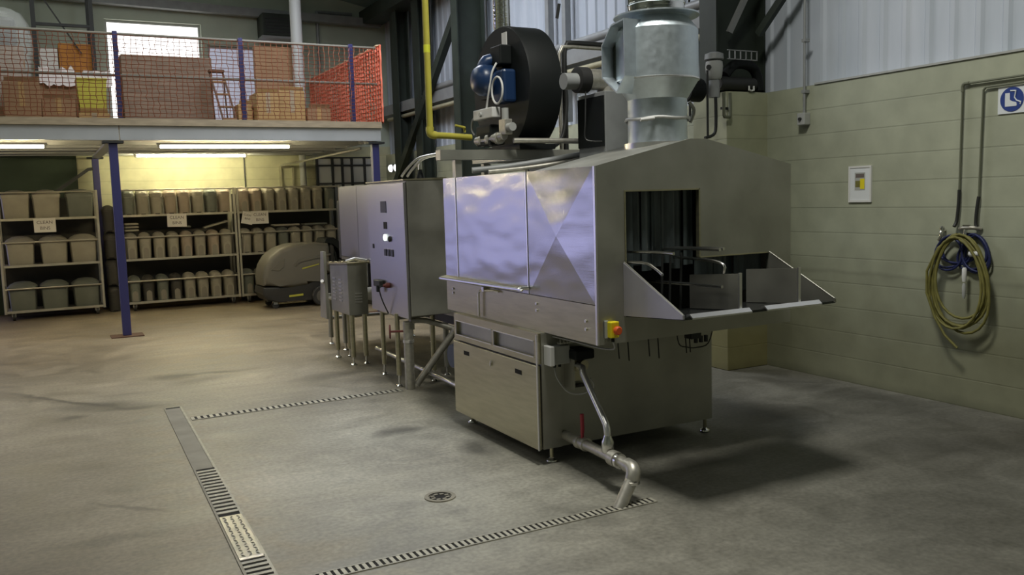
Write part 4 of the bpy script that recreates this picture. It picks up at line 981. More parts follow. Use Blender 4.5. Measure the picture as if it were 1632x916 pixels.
# small door frame lines and glazed screen in the far corner below the deck
o = thing('door_frame', 'pale timber frame on the cream end wall above the trolleys', 'frame', (3.85, EY-.02, 0))
for a in ((3.73, 0, 3.765, 2.28), (3.95, 0, 3.985, 2.28), (3.766, 2.245, 3.949, 2.28)): obj('frame_member', B(a[0], EY-.04, a[1], a[2], EY-.004, a[3]), 'cream', o)
gs = thing('glazed_screen', 'dark framed glazed screen in the far corner behind the bin trolleys', 'screen', (4.9, 15.3, 0))
xs = [4.32, 4.60, 4.78, 4.96, 5.20, 5.42]
for xx in xs: obj('mullion', B(xx, 15.50, 0, xx+.045, 15.55, 2.42), 'dark', gs)
for zz in (1.93, 2.25, 2.39): obj('transom', B(4.32, 15.501, zz, 5.465, 15.549, zz+.03), 'dark', gs)
for a, b_ in zip(xs, xs[1:]): obj('pane', B(a+.046, 15.52, .05, b_-.001, 15.53, 2.38), 'lgrey', gs)

# bulkhead lamps in the corner
for yy, lab in ((15.40, 'smaller glowing bulkhead lamp in the far corner'), (15.12, 'larger glowing bulkhead lamp in the far corner')):
    t = thing('bulkhead_lamp', lab, 'lamp', (5.66, yy, 2.2), 'bulkhead lamps')
    obj('lamp_base', Cy((5.749, yy, 2.2), (5.70, yy, 2.2), .075), 'greyp', t, smooth=40)
    obj('lamp_glass', Lt([(.065, 0), (.06, -.03), (.035, -.05)], (5.699, yy, 2.2), 'X', 18), 'lampglow', t, smooth=50)

# ================================================================== BIN TROLLEYS
def trolley(x0, x1, label):
    yf, yb = 14.78, 15.40
    t = thing('bin_trolley', label, 'trolley', ((x0+x1)/2, 15.1, 0), 'bin trolleys')
    for xx in (x0, x1):
        for yy in (yf, yb): obj('upright', B(xx-.018, yy-.018, .10, xx+.018, yy+.018, 1.90, bev=.004, seg=1), 'rack', t)
    for zz in (.125, .80, 1.485):
        bm = bm_new(); box(bm, x0+.018, yf-.015, zz-.015, x1-.018, yf+.015, zz+.02); obj('shelf_rail', bm, 'rack', t)
        obj('shelf', B(x0+.018, yf+.016, zz-.004, x1-.018, yb+.015, zz+.008), 'rack', t)
    obj('gap_shade_sheet', B(x0+.0185, yb+.0155, .14, x1-.0185, yb+.0185, 1.80), 'bin_d', t)  # added sheet that paints in the darkness of the gaps behind the bins
    for zz in (.465, 1.15, 1.885): obj('front_bar', T([(x0+.018, yf, zz), (x1-.018, yf, zz)], .012, 8), 'rack', t)
    for zz in (.465, 1.15, 1.885): obj('side_bar', T([(x0, yf+.018, zz), (x0, yb-.018, zz)], .012, 6), 'rack', t); obj('side_bar', T([(x1, yf+.018, zz), (x1, yb-.018, zz)], .012, 6), 'rack', t)
    for xx in (x0+.10, x1-.10):
        for yy in (yf+.04, yb-.06):
            w = obj('caster', Cy((xx-.018, yy, .055), (xx+.018, yy, .055), .054, n=18), 'tyre', t, smooth=40)
            obj('caster_fork', B(xx-.028, yy-.03, .06, xx+.028, yy+.03, .110), 'rack', w)
            obj('wheel_hub', Cy((xx-.02, yy, .055), (xx+.02, yy, .055), .022, n=12), 'lgrey', w)
    return t
trolley(-.62, .70, 'bin trolley holding nine wide bins, nearest the picture edge')
trolley(1.035, 2.735, 'middle bin trolley behind the blue mezzanine post')
trolley(2.785, 4.50, 'bin trolley behind the grey pressure washer')

def loft(bm, secs, n=28):
    """secs: (z, half width, half depth, power, yoff)"""
    prev = None
    for (z, hx, hy, pw, yo) in secs:
        ring = []
        for i in range(n):
            a = 2*PI*(i+.5)/n
            q_ = (abs(math.cos(a))**pw+abs(math.sin(a))**pw)**(-1/pw)
            ring.append(bm.verts.new((hx*q_*math.cos(a), yo+hy*q_*math.sin(a), z)))
        if prev:
            for i in range(n): bm.faces.new((prev[i], prev[(i+1) % n], ring[(i+1) % n], ring[i]))
        else: bm.faces.new(ring[::-1])
        prev = ring
    bm.faces.new(prev); return bm
def arch(bm, w, h, yf, t, z0):
    pts = [(-w, z0), (w, z0)]
    for i in range(13): a = PI*i/12; pts.append((w*math.cos(a), z0+h-w*1.1+w*1.1*math.sin(a)))
    return prism(bm, pts, 'Y', yf, yf+t)
HOLD = (0, 0, -50)
def make_caddy(kind):
    t = thing('food_caddy', 'grey caddy', 'bin', (0, 0, 0))
    wide = kind == 'wide'
    hx, hy, h = (.188, .20, .335) if wide else (.090, .165, .325)
    pwr = 7 if wide else 4.5
    obj('caddy_body', loft(bm_new(), [(0, hx*.88, hy*.88, pwr, 0), (.01, hx*.9, hy*.9, pwr, 0), (h-.03, hx*.985, hy*.985, pwr, 0), (h-.028, hx*1.03, hy*1.02, pwr, 0), (h, hx*1.03, hy*1.02, pwr, 0)]), 'bin', t, smooth=40)
    if wide:
        obj('caddy_lid', loft(bm_new(), [(h+.001, hx*1.05, hy*1.03, pwr, 0), (h+.02, hx*1.05, hy*1.03, pwr, 0), (h+.05, hx*.9, hy*.85, 4, .01), (h+.085, hx*.55, hy*.5, 3, .02), (h+.095, hx*.2, hy*.2, 2, .02)]), 'bin', t, smooth=50)
    else:
        obj('caddy_lid', loft(bm_new(), [(h+.001, hx*1.06, hy*1.03, 4, 0), (h+.018, hx*1.04, hy*1.03, 4, 0), (h+.060, hx*.85, hy*.85, 3, .02), (h+.083, hx*.5, hy*.6, 2.5, .04), (h+.09, hx*.2, hy*.3, 2, .04)]), 'bin', t, smooth=50)
        if kind == 'arch':
            obj('arch_panel', arch(bm_new(), .056, .20, -hy*.985-.006, .014, .012), 'bin', t)
            obj('recess_panel', arch(bm_new(), .040, .165, -hy*.985-.0075, .006, .012), 'bin_r', t)
        else:
            obj('rim_band', loft(bm_new(), [(h-.055, hx*1.0, hy*.995, pwr, 0), (h-.048, hx*1.03, hy*1.01, pwr, 0), (h-.042, hx*1.0, hy*.995, pwr, 0)]), 'bin', t)
        obj('foot_slot', B(-.034, -hy*.93-.008, .002, .034, -hy*.90, .022), 'pit', t)
    return t
protos = {k: make_caddy(k) for k in ('arch', 'plain', 'wide')}
used = set()
PARTS = ('caddy_body', 'caddy_lid', 'arch_panel', 'rim_band')
def put(kind, x, y, z, m, label, group, rz=0):
    o = protos[kind]
    if kind not in used:
        used.add(kind); o.location = (x, y, z); o.rotation_euler = (0, 0, rz); o['label'] = label; o['group'] = group
        for ch in o.children:
            if ch.name.split('.')[0] in PARTS: ch.material_slots[0].link = 'OBJECT'; ch.material_slots[0].material = M[m]
        return o
    return dup(o, (x, y, z), rz, label, group, {k: m for k in PARTS})
rnd = random.Random(21)
SH = (1.494, .809, .134); TN = ('top', 'middle', 'bottom')
TR = ('trolley behind the blue post', 'trolley behind the pressure washer', 'wide-bin trolley')
COLN = {'bin': 'grey', 'bin_w': 'warm grey', 'bin_g': 'dark green-grey', 'bin_d': 'dark'}
# middle trolley: three rows of eight narrow caddies
RB = ([1.150+.2065*i for i in range(8)], [1.150+.2065*i for i in range(8)], [1.155+.206*i for i in range(8)])
mB = (['bin_g', 'bin', 'bin', 'bin_w', 'bin_w', 'bin', 'bin_g', 'bin_w'], ['bin', 'bin', 'bin', 'bin', 'bin_w', 'bin', 'bin_w', 'bin'], ['bin_g', 'bin_d', 'bin_g', 'bin_d', 'bin', 'bin', 'bin', 'bin'])
for r_, xs_ in enumerate(RB):
    for i, xx in enumerate(xs_):
        put('plain' if r_ == 0 else 'arch', xx, 14.985, SH[r_], mB[r_][i], '%s narrow %s caddy counted from the blue post, %s shelf of the middle trolley' % (ORD[i], COLN[mB[r_][i]], TN[r_]),
            'caddies on the %s shelf of the middle trolley' % TN[r_], rnd.uniform(-.03, .03))
RC = ([2.905+.207*i for i in range(8)], [2.905+.207*i for i in range(8)], [2.91, 3.12])
mC = (['bin_w', 'bin_w', 'bin', 'bin', 'bin', 'bin', 'bin', 'bin_g'], ['bin', 'bin', 'bin', 'bin_g', 'bin', 'bin', 'bin', 'bin'], ['bin_g', 'bin'])
for r_, xs_ in enumerate(RC):
    for i, xx in enumerate(xs_):
        put('arch' if r_ != 1 else 'plain', xx, 14.985, SH[r_], mC[r_][i], '%s narrow %s caddy from the middle trolley, %s shelf above the pressure washer' % (ORD[i], COLN[mC[r_][i]], TN[r_]) if r_ < 2
            else '%s narrow %s caddy on the bottom shelf beside the pressure washer nose' % (ORD[i], COLN[mC[r_][i]]),
            'caddies on the %s shelf behind the pressure washer' % TN[r_], rnd.uniform(-.03, .03))
RA = ([-.385, .02, .47], [-.37, .075, .475], [-.385, .04, .47]); mA = (['bin', 'bin', 'bin_g'], ['bin', 'bin', 'bin'], ['bin_g', 'bin_g', 'bin_g'])
NA = ('nearest the picture edge', 'in the centre', 'nearest the blue post')
for r_, xs_ in enumerate(RA):
    for i, xx in enumerate(xs_):
        put('wide', xx, 15.01, SH[r_], mA[r_][i], 'wide %s lidded bin %s, %s shelf of its trolley' % (COLN[mA[r_][i]], NA[i], TN[r_]),
            'wide bins on the %s shelf' % TN[r_], rnd.uniform(-.03, .03))
for i in range(4):
    put('plain', .865, 15.10, .0005+i*.4165, 'bin_d', ['bottom', 'second lowest', 'second highest', 'topmost'][i]+' dark caddy of the stack standing between two bin trolleys', 'dark caddies stacked between the trolleys')
# loose lids on top of the middle row of bins
for i, (xx, zz, an, lab, sx) in enumerate(((1.18, 1.245, 0, 'short stack of caddy lids under the top shelf beside the blue post', .10), (1.90, 1.235, .1, 'bottle-like dark lid behind the paper sign of the middle trolley', .16),
                                           (2.45, 1.24, -.25, 'pale loose lid lying tilted under the top shelf of the middle trolley', .20), (3.60, 1.235, 0, 'flat pale lid lying under the top shelf behind the pressure washer', .22),
                                           (4.10, 1.235, 0, 'flat grey lid lying under the top shelf near the far upright', .20))):
    bm = bm_new(); k_ = 3 if i == 0 else 1
    for q_ in range(k_): box(bm, xx-sx, 14.90, zz+q_*.05, xx+sx, 15.15, zz+.03+q_*.05, bev=.012)
    if an: rot_about(bm, an, 'Y', (xx, 15.0, zz+.02)); bmesh.ops.translate(bm, verts=bm.verts, vec=(0, 0, .05))
    o = obj('loose_lid', bm, ['bin', 'bin_g', 'bin', 'bin', 'bin_g'][i]); tag(o, lab, 'lid', 'loose caddy lids')

# paper signs
def sign(x0, z1, w, h, tilt, label, lines, y=14.755):
    t = thing('paper_sign', label, 'sign', (x0+w/2, y, z1-h), 'clean bins signs')
    bm = bm_new(); n_ = 8
    a = [[bm.verts.new((x0+w*i/n_, y-.008*math.sin(PI*i/n_)+k*.0015, z)) for i in range(n_+1)] for k in (0, 1) for z in (z1-h, z1)]
    for i in range(n_):
        bm.faces.new((a[0][i], a[0][i+1], a[1][i+1], a[1][i])); bm.faces.new((a[2][i], a[3][i], a[3][i+1], a[2][i+1]))
        bm.faces.new((a[0][i], a[2][i], a[2][i+1], a[0][i+1])); bm.faces.new((a[1][i], a[1][i+1], a[3][i+1], a[3][i]))
    for i in (0, n_): bm.faces.new((a[0][i], a[1][i], a[3][i], a[2][i]))
    obj('sheet', bm, 'paper', t)
    for (b_, zz, sz, xo) in lines: text('lettering', b_, sz, (x0+w*xo, y-.0095, zz), (PI/2, 0, 0), 'ink', t)
    t.rotation_euler = (0, tilt, 0)
    return t
sign(-.165, 1.495, .29, .205, 0, 'white CLEAN BINS paper sign on the wide-bin trolley', [('CLEAN', 1.435, .068, .5), ('BINS', 1.35, .068, .5)])
sign(1.685, 1.500, .29, .205, .02, 'white CLEAN BINS paper sign on the middle trolley', [('CLEAN', 1.44, .068, .5), ('BINS', 1.355, .068, .5)])
sign(2.985, 1.500, .28, .210, 0, 'white CLEAN BINS paper sign overlapping a tilted sheet behind the pressure washer', [('CLEAN', 1.44, .066, .5), ('BINS', 1.355, .066, .5)], 14.75)
sign(2.815, 1.495, .18, .20, .22, 'tilted white paper sign partly hidden behind another sign', [('CLEAN', 1.44, .045, .5), ('BINS', 1.38, .045, .5)], 14.772-.012)

# ------------------------------------------------------------------ pressure washer
pwt = thing('pressure_washer', 'grey and black wheeled pressure washer with yellow stripes before the bin trolleys', 'pressure washer', (3.5, 13.8, 0))
yc0, yc1 = 13.50, 14.18
hood = [(2.87, .36), (2.86, .48), (2.90, .66), (2.99, .80), (3.14, .91), (3.34, .975), (3.60, .985), (3.90, .965), (3.92, .90), (3.92, .50), (3.70, .44), (3.55, .33), (3.30, .30), (3.10, .34)]
obj('hood', prism(bm_new(), hood, 'Y', yc0, yc1, bev=.07, seg=4), 'pw', pwt, smooth=35)
cr = [(3.36, .63), (3.42, .70), (3.92, .78), (3.92, .81), (3.40, .735), (3.33, .66)]
obj('hood_crease', prism(bm_new(), cr, 'Y', yc0-.012, yc0+.05, bev=.005), 'pw', pwt)
obj('hood_vent', prism(bm_new(), [(2.98, .60), (3.12, .74), (3.20, .78), (3.18, .64), (3.10, .58)], 'Y', yc0-.010, yc0+.05, bev=.004), 'pw', pwt)
obj('chassis', prism(bm_new(), [(2.86, .34), (2.84, .24), (2.90, .13), (3.10, .10), (3.60, .10), (3.95, .14), (3.97, .50), (3.72, .44), (3.55, .32), (3.30, .295), (3.10, .335)], 'Y', yc0+.02, yc1-.02, bev=.025, seg=3), 'pwd', pwt, smooth=35)
obj('rear_panel', B(3.93, yc0+.06, .50, 4.00, yc1-.06, .93, bev=.02), 'pwd', pwt)
obj('top_handle', prism(bm_new(), [(3.84, .96), (3.88, 1.04), (4.02, 1.05), (4.20, .92), (4.22, .70), (4.16, .68), (4.10, .88), (4.00, .97)], 'Y', yc0+.10, yc1-.10, bev=.02), 'black', pwt)
for yy in (yc0-.045, yc1-.02):
    w = obj('wheel', Lt([(.07, -.03), (.14, -.032), (.155, -.02), (.155, .045), (.14, .055), (.07, .05)], (3.74, yy, .156), 'Y', 32), 'tyre', pwt, smooth=30)
    obj('wheel_hub', Lt([(.098, -.036), (.06, -.045), (.02, -.045)], (3.74, yy, .156), 'Y', 24), 'hub', w, smooth=30)
for yy in (yc0+.10, yc1-.10):
    w = obj('caster', Cy((3.04, yy-.02, .052), (3.04, yy+.02, .052), .051, n=18), 'tyre', pwt, smooth=40)
    obj('caster_fork', B(3.01, yy-.03, .06, 3.07, yy+.03, .13), 'lgrey', w)
obj('yellow_stripe', prism(bm_new(), [(3.46, .585), (3.73, .645), (3.73, .66), (3.46, .605)], 'Y', yc0-.005, yc0+.03), 'pwy', pwt)
obj('yellow_handle', prism(bm_new(), [(3.24, .165), (3.46, .175), (3.46, .205), (3.24, .195)], 'Y', yc0+.012, yc0+.04), 'pwy', pwt)
obj('lance_bracket', T([(3.95, yc0+.1, .95), (4.02, yc0+.08, .80), (4.05, yc0+.08, .55)], .02, 8), 'black', pwt)

# ================================================================== SIDE WALL FITTINGS
bs = thing('boot_sign', 'square white sign with a blue disc and white boots on the block wall', 'sign', (5.745, 3.64, 2.06))
obj('sign_board', B(5.741, 3.545, 2.06, 5.7495, 3.745, 2.240), 'signwhite', bs)
obj('blue_disc', Cy((5.7405, 3.647, 2.152), (5.738, 3.647, 2.152), .081, n=40), 'signblue', bs)
def boot(dy, dz, s):
    pts = [(-.045, .055), (-.008, .055), (-.006, .00), (.012, -.012), (.045, -.022), (.050, -.040), (.048, -.050), (-.045, -.050), (-.046, 0)]
    return [(3.647-(p[0]+dy)*s, 2.152+(p[1]+dz)*s) for p in pts]
obj('boot_symbol', prism(bm_new(), boot(-.008, -.004, .85), 'X', 5.7355, 5.7379), 'signwhite', bs)
bm = bm_new(); tube(bm, [(5.7365, 3.647-p[0], 2.152+p[1]) for p in ((-.010, .058), (.028, .054), (.020, .010), (.034, -.010), (.062, -.022), (.058, -.038))], .0045, 4)
obj('boot_outline', bm, 'signwhite', bs)
nt_ = thing('wall_notice', 'white framed notice with a small yellow and grey picture on the block wall', 'notice', (5.745, 4.87, 1.485))
obj('notice_board', B(5.740, 4.772, 1.487, 5.7495, 4.978, 1.760), 'signwhite', nt_)
bm = bm_new()
for a in ((4.765, 1.48, 4.78, 1.767), (4.97, 1.48, 4.985, 1.767), (4.78, 1.48, 4.97, 1.495), (4.78, 1.752, 4.97, 1.767)): box(bm, 5.735, a[0], a[1], 5.7495, a[2], a[3])
obj('notice_frame', bm, 'white', nt_)
obj('picture_block', B(5.7385, 4.825, 1.575, 5.7399, 4.925, 1.715), 'lgrey', nt_)
obj('yellow_block', B(5.7372, 4.830, 1.585, 5.7384, 4.872, 1.665), 'estop', nt_)
obj('green_block', B(5.7372, 4.873, 1.60, 5.7384, 4.918, 1.65), 'hose_y', nt_)
obj('heading_bar', B(5.7372, 4.835, 1.675, 5.7384, 4.915, 1.705), 'ink', nt_)
sb = thing('switch_box', 'grey switch box with conduit on the block wall beside the pier', 'switch', (5.72, 5.44, 2.13))
obj('switch_body', B(5.68, 5.40, 2.135, 5.749, 5.485, 2.235, bev=.006), 'lgrey', sb); obj('switch_knob', Cy((5.68, 5.445, 2.185), (5.665, 5.445, 2.185), .014, n=14), 'dark', sb)
obj('conduit', T([(5.71, 5.43, 2.234), (5.71, 5.43, 4.9)], .011, 8), 'greyp', sb, smooth=50)
for zz in (2.40, 2.82): obj('conduit_clip', B(5.695, 5.41, zz, 5.749, 5.45, zz+.025), 'greyp', sb)

# water pipes to the hose point
wp1 = thing('water_pipe', 'painted pipe with the longer horizontal run above the boot sign', 'pipe', (5.73, 4.0, 2.29), 'water pipes at the hose point')
obj('pipe_run', T([(5.728, 2.4, 2.305), (5.728, 3.98, 2.295), (5.728, 3.996, 2.28), (5.728, 4.005, 1.55)], .008, 10), 'copper', wp1, smooth=60)
obj('pipe_elbow', T([(5.728, 3.95, 2.296), (5.728, 3.995, 2.29), (5.728, 3.998, 2.24)], .011, 10, k=3), 'copper', wp1, smooth=60)
obj('rubber_end', T([(5.728, 4.005, 1.56), (5.725, 4.007, 1.45), (5.72, 4.015, 1.34), (5.70, 4.02, 1.30)], .012, 8, k=3), 'dark', wp1, smooth=60)
wp2 = thing('water_pipe', 'painted pipe dropping just beside the boot sign to the hose point', 'pipe', (5.73, 3.84, 2.25), 'water pipes at the hose point')
obj('pipe_run', T([(5.728, 2.4, 2.262), (5.728, 3.825, 2.252), (5.728, 3.842, 2.235), (5.728, 3.857, 1.50)], .008, 10), 'copper', wp2, smooth=60)
obj('rubber_end', T([(5.728, 3.857, 1.51), (5.722, 3.865, 1.42), (5.718, 3.868, 1.33), (5.715, 3.86, 1.30)], .012, 8, k=3), 'dark', wp2, smooth=60)
tp = thing('tap_bracket', 'brass and steel hose taps above the coiled hoses', 'tap', (5.72, 3.95, 1.27))
obj('valve_body', T([(5.74, 4.00, 1.285), (5.70, 3.96, 1.29), (5.70, 3.88, 1.295), (5.74, 3.84, 1.285)], .014, 8, k=3), 'galv_pipe', tp, smooth=60)
obj('tap_spout', T([(5.70, 3.93, 1.29), (5.69, 3.93, 1.24), (5.685, 3.94, 1.19)], .013, 8), 'bright', tp, smooth=60)
obj('tap_lever', B(5.685, 3.895, 1.305, 5.70, 3.945, 1.315), 'bright', tp)
obj('hook', T([(5.749, 4.125, 1.27), (5.70, 4.12, 1.27), (5.69, 4.115, 1.23), (5.70, 4.14, 1.20)], .011, 8, k=3), 'bright', tp, smooth=60)
obj('hook_tip', Lt([(.018, 0), (.018, .02), (.010, .03)], (5.71, 4.12, 1.272), n=12), 'bright', tp)

def coil(loops, x, dx=.012, N=26):
    """loops: (centre y, half width, top, bottom, sideways swing)"""
    pts = []
    for k, (c_, w_, t_, b_, sw) in enumerate(loops):
        for i in range(N):
            a = 2*PI*i/N; f_ = i/N; nx = loops[min(k+1, len(loops)-1)]
            mixv = lambda p, q: p+(q-p)*f_
            cc_, ww, tt, bb = mixv(c_, nx[0]), mixv(w_, nx[1]), mixv(t_, nx[2]), mixv(b_, nx[3])
            pts.append((x-dx*(k % 3)-.006*math.cos(a*2+k), cc_+ww*math.sin(a)*(1-.16*math.cos(a))+sw*(1-math.cos(a))/2, (tt+bb)/2+(tt-bb)/2*math.cos(a)))
    return pts
hy_ = thing('garden_hose', 'long yellow hose hung in wide loops on the block wall', 'hose', (5.70, 3.95, 1.24))
ps_ = coil([(3.96, .185, 1.25, .60, .0), (3.95, .215, 1.23, .56, -.03), (3.93, .20, 1.25, .64, -.05), (3.96, .175, 1.22, .68, .02), (3.92, .225, 1.24, .53, -.06), (3.96, .20, 1.23, .58, 0)], 5.655)
ps_ += [(5.635, 3.98, 1.23), (5.63, 4.09, 1.15), (5.625, 4.175, .98), (5.62, 4.17, .82), (5.62, 4.10, .65), (5.62, 4.02, .53), (5.63, 3.925, .445)]
obj('hose_loops', T(ps_, .0095, 7), 'hose_y', hy_, smooth=60)
hb_ = thing('blue_hose', 'dark blue hose coiled inside the yellow loops on the wall', 'hose', (5.72, 3.95, 1.24))
obj('hose_loops', T(coil([(3.87, .07, 1.25, 1.00, 0), (3.86, .10, 1.24, .96, 0), (3.88, .085, 1.25, 1.05, -.02), (3.86, .11, 1.24, .93, 0), (3.93, .14, 1.25, 1.06, .03), (4.03, .12, 1.24, 1.0, .04), (4.05, .10, 1.22, .97, .05), (4.0, .14, 1.23, 1.04, 0)], 5.722, .008), .0085, 7), 'hose_b', hb_, smooth=60)
obj('white_sleeve', Cy((5.650, 3.79, 1.12), (5.650, 3.86, 1.115), .020), 'white', hb_, smooth=40)
obj('spray_nozzle', Lt([(.012, 0), (.016, .03), (.016, .09), (.010, .10)], (5.675, 3.915, .915), n=14), 'white', hb_, smooth=40)
obj('nozzle_tip', Lt([(.006, -.11), (.012, -.09), (.014, -.02), (.008, 0)], (5.675, 3.915, .905), n=12), 'lgrey', hb_, smooth=40)

# valve gear on top of the pier
ac_ = thing('valve_actuator', 'pale valve actuator on the block pier beside the dark column', 'valve', (5.14, 5.88, 2.46))
bm = bm_new(); lathe(bm, [(.05, 2.55), (.065, 2.57), (.075, 2.66), (.07, 2.70), (.05, 2.715)], (5.14, 5.90, 0), n=20)
obj('actuator_body', bm, 'lgrey', ac_, smooth=40)
obj('actuator_cap', Lt([(.075, 2.716), (.082, 2.72), (.078, 2.765), (.04, 2.78)], (5.14, 5.90, 0), n=20), 'greyp', ac_, smooth=40)
obj('valve_neck', Lt([(.045, 2.40), (.045, 2.549)], (5.14, 5.90, 0), n=16), 'greyp', ac_, smooth=40)
obj('vent_knob', Cy((5.06, 5.88, 2.65), (5.085, 5.89, 2.65), .022, n=12), 'dark', ac_)
for pts, r_ in (([(5.03, 5.86, 2.62), (5.03, 5.86, 2.05)], .010), ([(5.12, 5.86, 2.40), (5.12, 5.86, 2.15), (5.09, 5.86, 2.08), (5.0, 5.86, 2.055)], .014)):
    obj('riser_pipe', T(pts, r_, 8, k=3), 'dark', ac_, smooth=60)
mt = thing('pipe_manifold', 'dark horizontal pipe and pump lying over the block pier', 'pipe', (5.3, 5.9, 2.47))
obj('manifold_pipe', Cy((5.215, 5.945, 2.53), (5.62, 5.945, 2.53), .060, n=18), 'dark', mt, smooth=40)
obj('pump_casing', Cy((4.90, 6.0, 2.47), (5.06, 6.0, 2.47), .10, n=24), 'black', mt, smooth=40)
obj('insulated_pipe', T([(5.30, 5.95, 2.60), (5.42, 5.95, 2.70), (5.60, 5.95, 2.69), (5.68, 5.95, 2.60), (5.69, 5.95, 2.48)], .045, 10, k=5), 'black', mt, smooth=60)
bm = bm_new()
for k in range(6): box(bm, 5.26+k*.062, 5.84, 2.72, 5.266+k*.062, 5.85, 2.80)
for zz in (2.72, 2.795): box(bm, 5.24, 5.84, zz, 5.58, 5.85, zz+.007)
obj('wire_tray', bm, 'greyp', mt)
obj('pipe_clip', T([(5.52, 5.885, 2.51), (5.52, 5.885, 2.475), (5.55, 5.885, 2.468), (5.575, 5.885, 2.475), (5.575, 5.885, 2.51)], .008, 6), 'white', mt)
pk = thing('pipe_bundle', 'short rusty pipe loop clipped to the pier under the valve actuator', 'pipe', (5.22, 5.88, 2.2))
bm = bm_new(); tube(bm, [(5.21, 5.86, 2.44), (5.21, 5.86, 2.25), (5.22, 5.86, 2.235), (5.27, 5.86, 2.235), (5.28, 5.86, 2.25), (5.28, 5.86, 2.44)], .014, 8)
obj('pipe_loop', bm, 'copper', pk, smooth=60); obj('clip', B(5.205, 5.885, 2.30, 5.285, 5.899, 2.32), 'dark', pk)
# rail, tray and lagged pipe along the cladding
o = obj('lagged_pipe', T([(5.62, 6.35, 3.06), (5.62, 15.2, 3.06)], .035, 10), 'cream', smooth=60); tag(o, 'cream lagged pipe running below the cladding rail', 'pipe')
o = obj('service_pipe', T([(5.60, 6.5, 3.36), (5.60, 13.2, 3.36)], .05, 12), 'greyp', smooth=60); tag(o, 'grey service pipe above the cladding rail behind the duct', 'pipe')
for k, (yy, xx) in enumerate(((6.78, 5.60), (6.28, 5.55))):
    o = obj('drop_conduit', T([(xx, yy, 4.8), (xx, yy, 2.3)], .012, 8), 'dark', smooth=60)
    tag(o, ['thin dark conduit dropping behind the galvanised duct', 'thin dark conduit dropping just before the near column'][k], 'conduit', 'drop conduits on the cladding')
for k, yy in enumerate((9.2, 9.6)):
    o = obj('cladding_stiffener', B(5.70, yy, 2.5, 5.78, yy+.08, 4.8), 'greyp'); tag(o, ['nearer upright steel angle on the cladding behind the fan box', 'farther upright steel angle on the cladding behind the fan box'][k], 'angle', 'upright angles on the cladding')

# ================================================================== FLOOR CHANNELS
dA = thing('wide_channel', 'wide floor channel with grating and worn cover plates running from the mezzanine', 'drain', (.745, 5.4, 0))
ax0, ax1 = (.785, 7.38), (.685, 2.6)
def chx(y): return ax0[0]+(ax1[0]-ax0[0])*(ax0[1]-y)/(ax0[1]-ax1[1])
hw = .060
def strip(bm, y0, y1, a, b_, z0, z1):
    vs = [bm.verts.new((chx(y)+s_, y, z)) for z in (z0, z1) for (y, s_) in ((y0, a), (y0, b_), (y1, b_), (y1, a))]
    for f in ((0, 1, 2, 3), (4, 5, 6, 7), (0, 1, 5, 4), (1, 2, 6, 5), (2, 3, 7, 6), (3, 0, 4, 7)): bm.faces.new([vs[i] for i in f])
bm = bm_new(); strip(bm, 2.6, 7.38, -hw, hw, 0.0005, .002); obj('channel_pit', bm, 'pit', dA)
for sgn in (-1, 1):
    bm = bm_new(); strip(bm, 2.6, 7.36, sgn*hw-.006, sgn*hw+.006, .0005, .006); obj('channel_edge', bm, 'cover' if sgn < 0 else 'drain', dA)
bm = bm_new(); strip(bm, 5.50, 7.32, -hw+.006, hw-.012, .002, .0055); obj('cover_plate', bm, 'cover', dA)
bm = bm_new(); strip(bm, 5.50, 7.32, hw-.010, hw-.007, .002, .006); obj('cover_rim', bm, 'drain_l', dA)
def grate(y0, y1, pitch, tilt=0):
    bm = bm_new(); y = y0
    while y < y1: strip(bm, y, y+pitch*.52, -hw+.006, hw-.006, .002, .007); y += pitch
    return obj('grating', bm, 'drain', dA)
grate(4.62, 5.43, .062); grate(2.7, 3.90, .050)
cp = None
bm = bm_new(); strip(bm, 3.955, 4.56, -hw+.004, hw-.004, .002, .010)
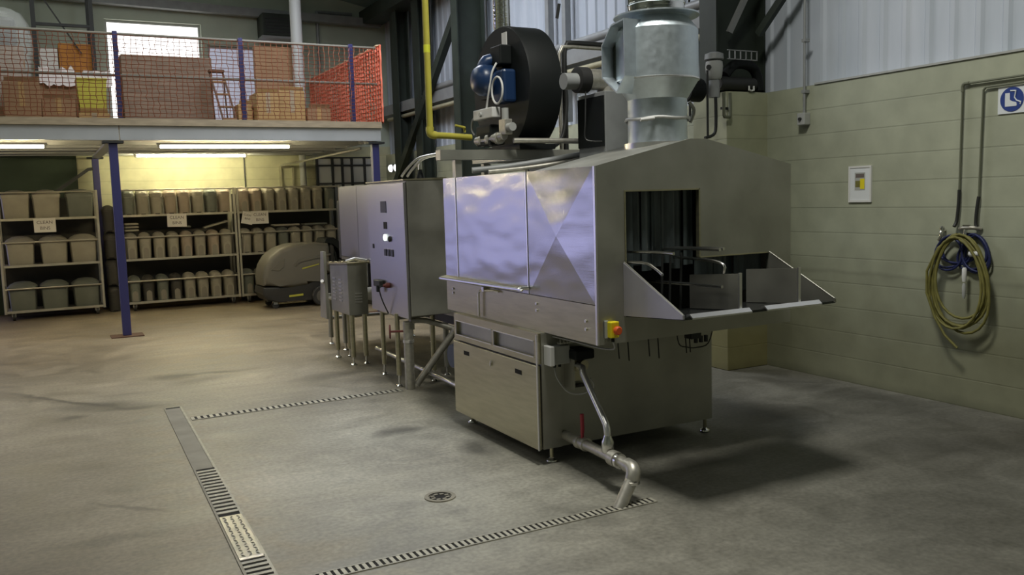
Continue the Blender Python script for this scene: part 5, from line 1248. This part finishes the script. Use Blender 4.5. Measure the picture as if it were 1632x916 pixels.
for i in range(17):
    for j in range(3):
        yy = 3.985+i*.034; xx = chx(yy)-.034+j*.034; a_ = .8 if (i+j) % 2 else -.8
        bmx = [bm.verts.new((xx+p[0]*math.cos(a_)-p[1]*math.sin(a_), yy+p[0]*math.sin(a_)+p[1]*math.cos(a_), .010+p[2])) for p in ((-.014, 0, 0), (0, -.004, 0), (.014, 0, 0), (0, .004, 0), (0, 0, .006))]
        for k in range(4): bm.faces.new((bmx[k], bmx[(k+1) % 4], bmx[4]))
obj('chequer_plate', bm, 'chequer', dA)
bm = bm_new(); strip(bm, 3.935, 3.960, -hw+.004, hw-.010, .002, .013); obj('lifting_edge', bm, 'edge', dA)
def slot(name, label, x0, x1, yc_, w, pitch, skew=.0, ends=()):
    t = thing(name, label, 'drain', ((x0+x1)/2, yc_, 0), 'slotted floor channels')
    obj('channel_pit', B(x0, yc_-w/2, .0005, x1, yc_+w/2, .0016), 'pit', t)
    for s_ in (-1, 1): obj('channel_edge', B(x0, yc_+s_*w/2-.004, .0005, x1, yc_+s_*w/2+.004, .005), 'drain', t)
    bm = bm_new(); x = x0
    while x < x1:
        vs = [bm.verts.new((x+a+skew*(b_/w), yc_+b_, z)) for z in (.0016, .0045) for (a, b_) in ((0, -w/2+.006), (pitch*.55, -w/2+.006), (pitch*.55, w/2-.006), (0, w/2-.006))]
        for f in ((0, 1, 2, 3), (4, 5, 6, 7), (0, 1, 5, 4), (1, 2, 6, 5), (2, 3, 7, 6), (3, 0, 4, 7)): bm.faces.new([vs[i] for i in f])
        x += pitch
    obj('grating', bm, 'drain_l', t)
    return t
slot('slotted_channel', 'narrow slotted floor channel from the wide channel to the standpipe', .86, 2.56, 6.895, .10, .045)
slot('slotted_channel', 'narrow slotted floor channel under the waste pipe outlet', .80, 2.70, 3.595, .072, .032)
rc = thing('round_drain_cover', 'small broken round drain cover set in the concrete', 'drain cover', (1.77, 4.25, 0))
obj('cover_ring', Lt([(.060, .0005), (.085, .0005), (.085, .006), (.063, .006)], (1.77, 4.25, 0), n=28, caps=False), 'cover', rc)
obj('cover_pit', Cy((1.77, 4.25, .0003), (1.77, 4.25, .0015), .058, n=24), 'pit', rc)
bm = bm_new()
for k in range(8):
    a = 2*PI*k/8+.2; box(bm, 1.77+.042*math.cos(a)-.011, 4.25+.042*math.sin(a)-.008, .0015, 1.77+.042*math.cos(a)+.011, 4.25+.042*math.sin(a)+.008, .0045)
obj('cover_lug', bm, 'cover', rc)
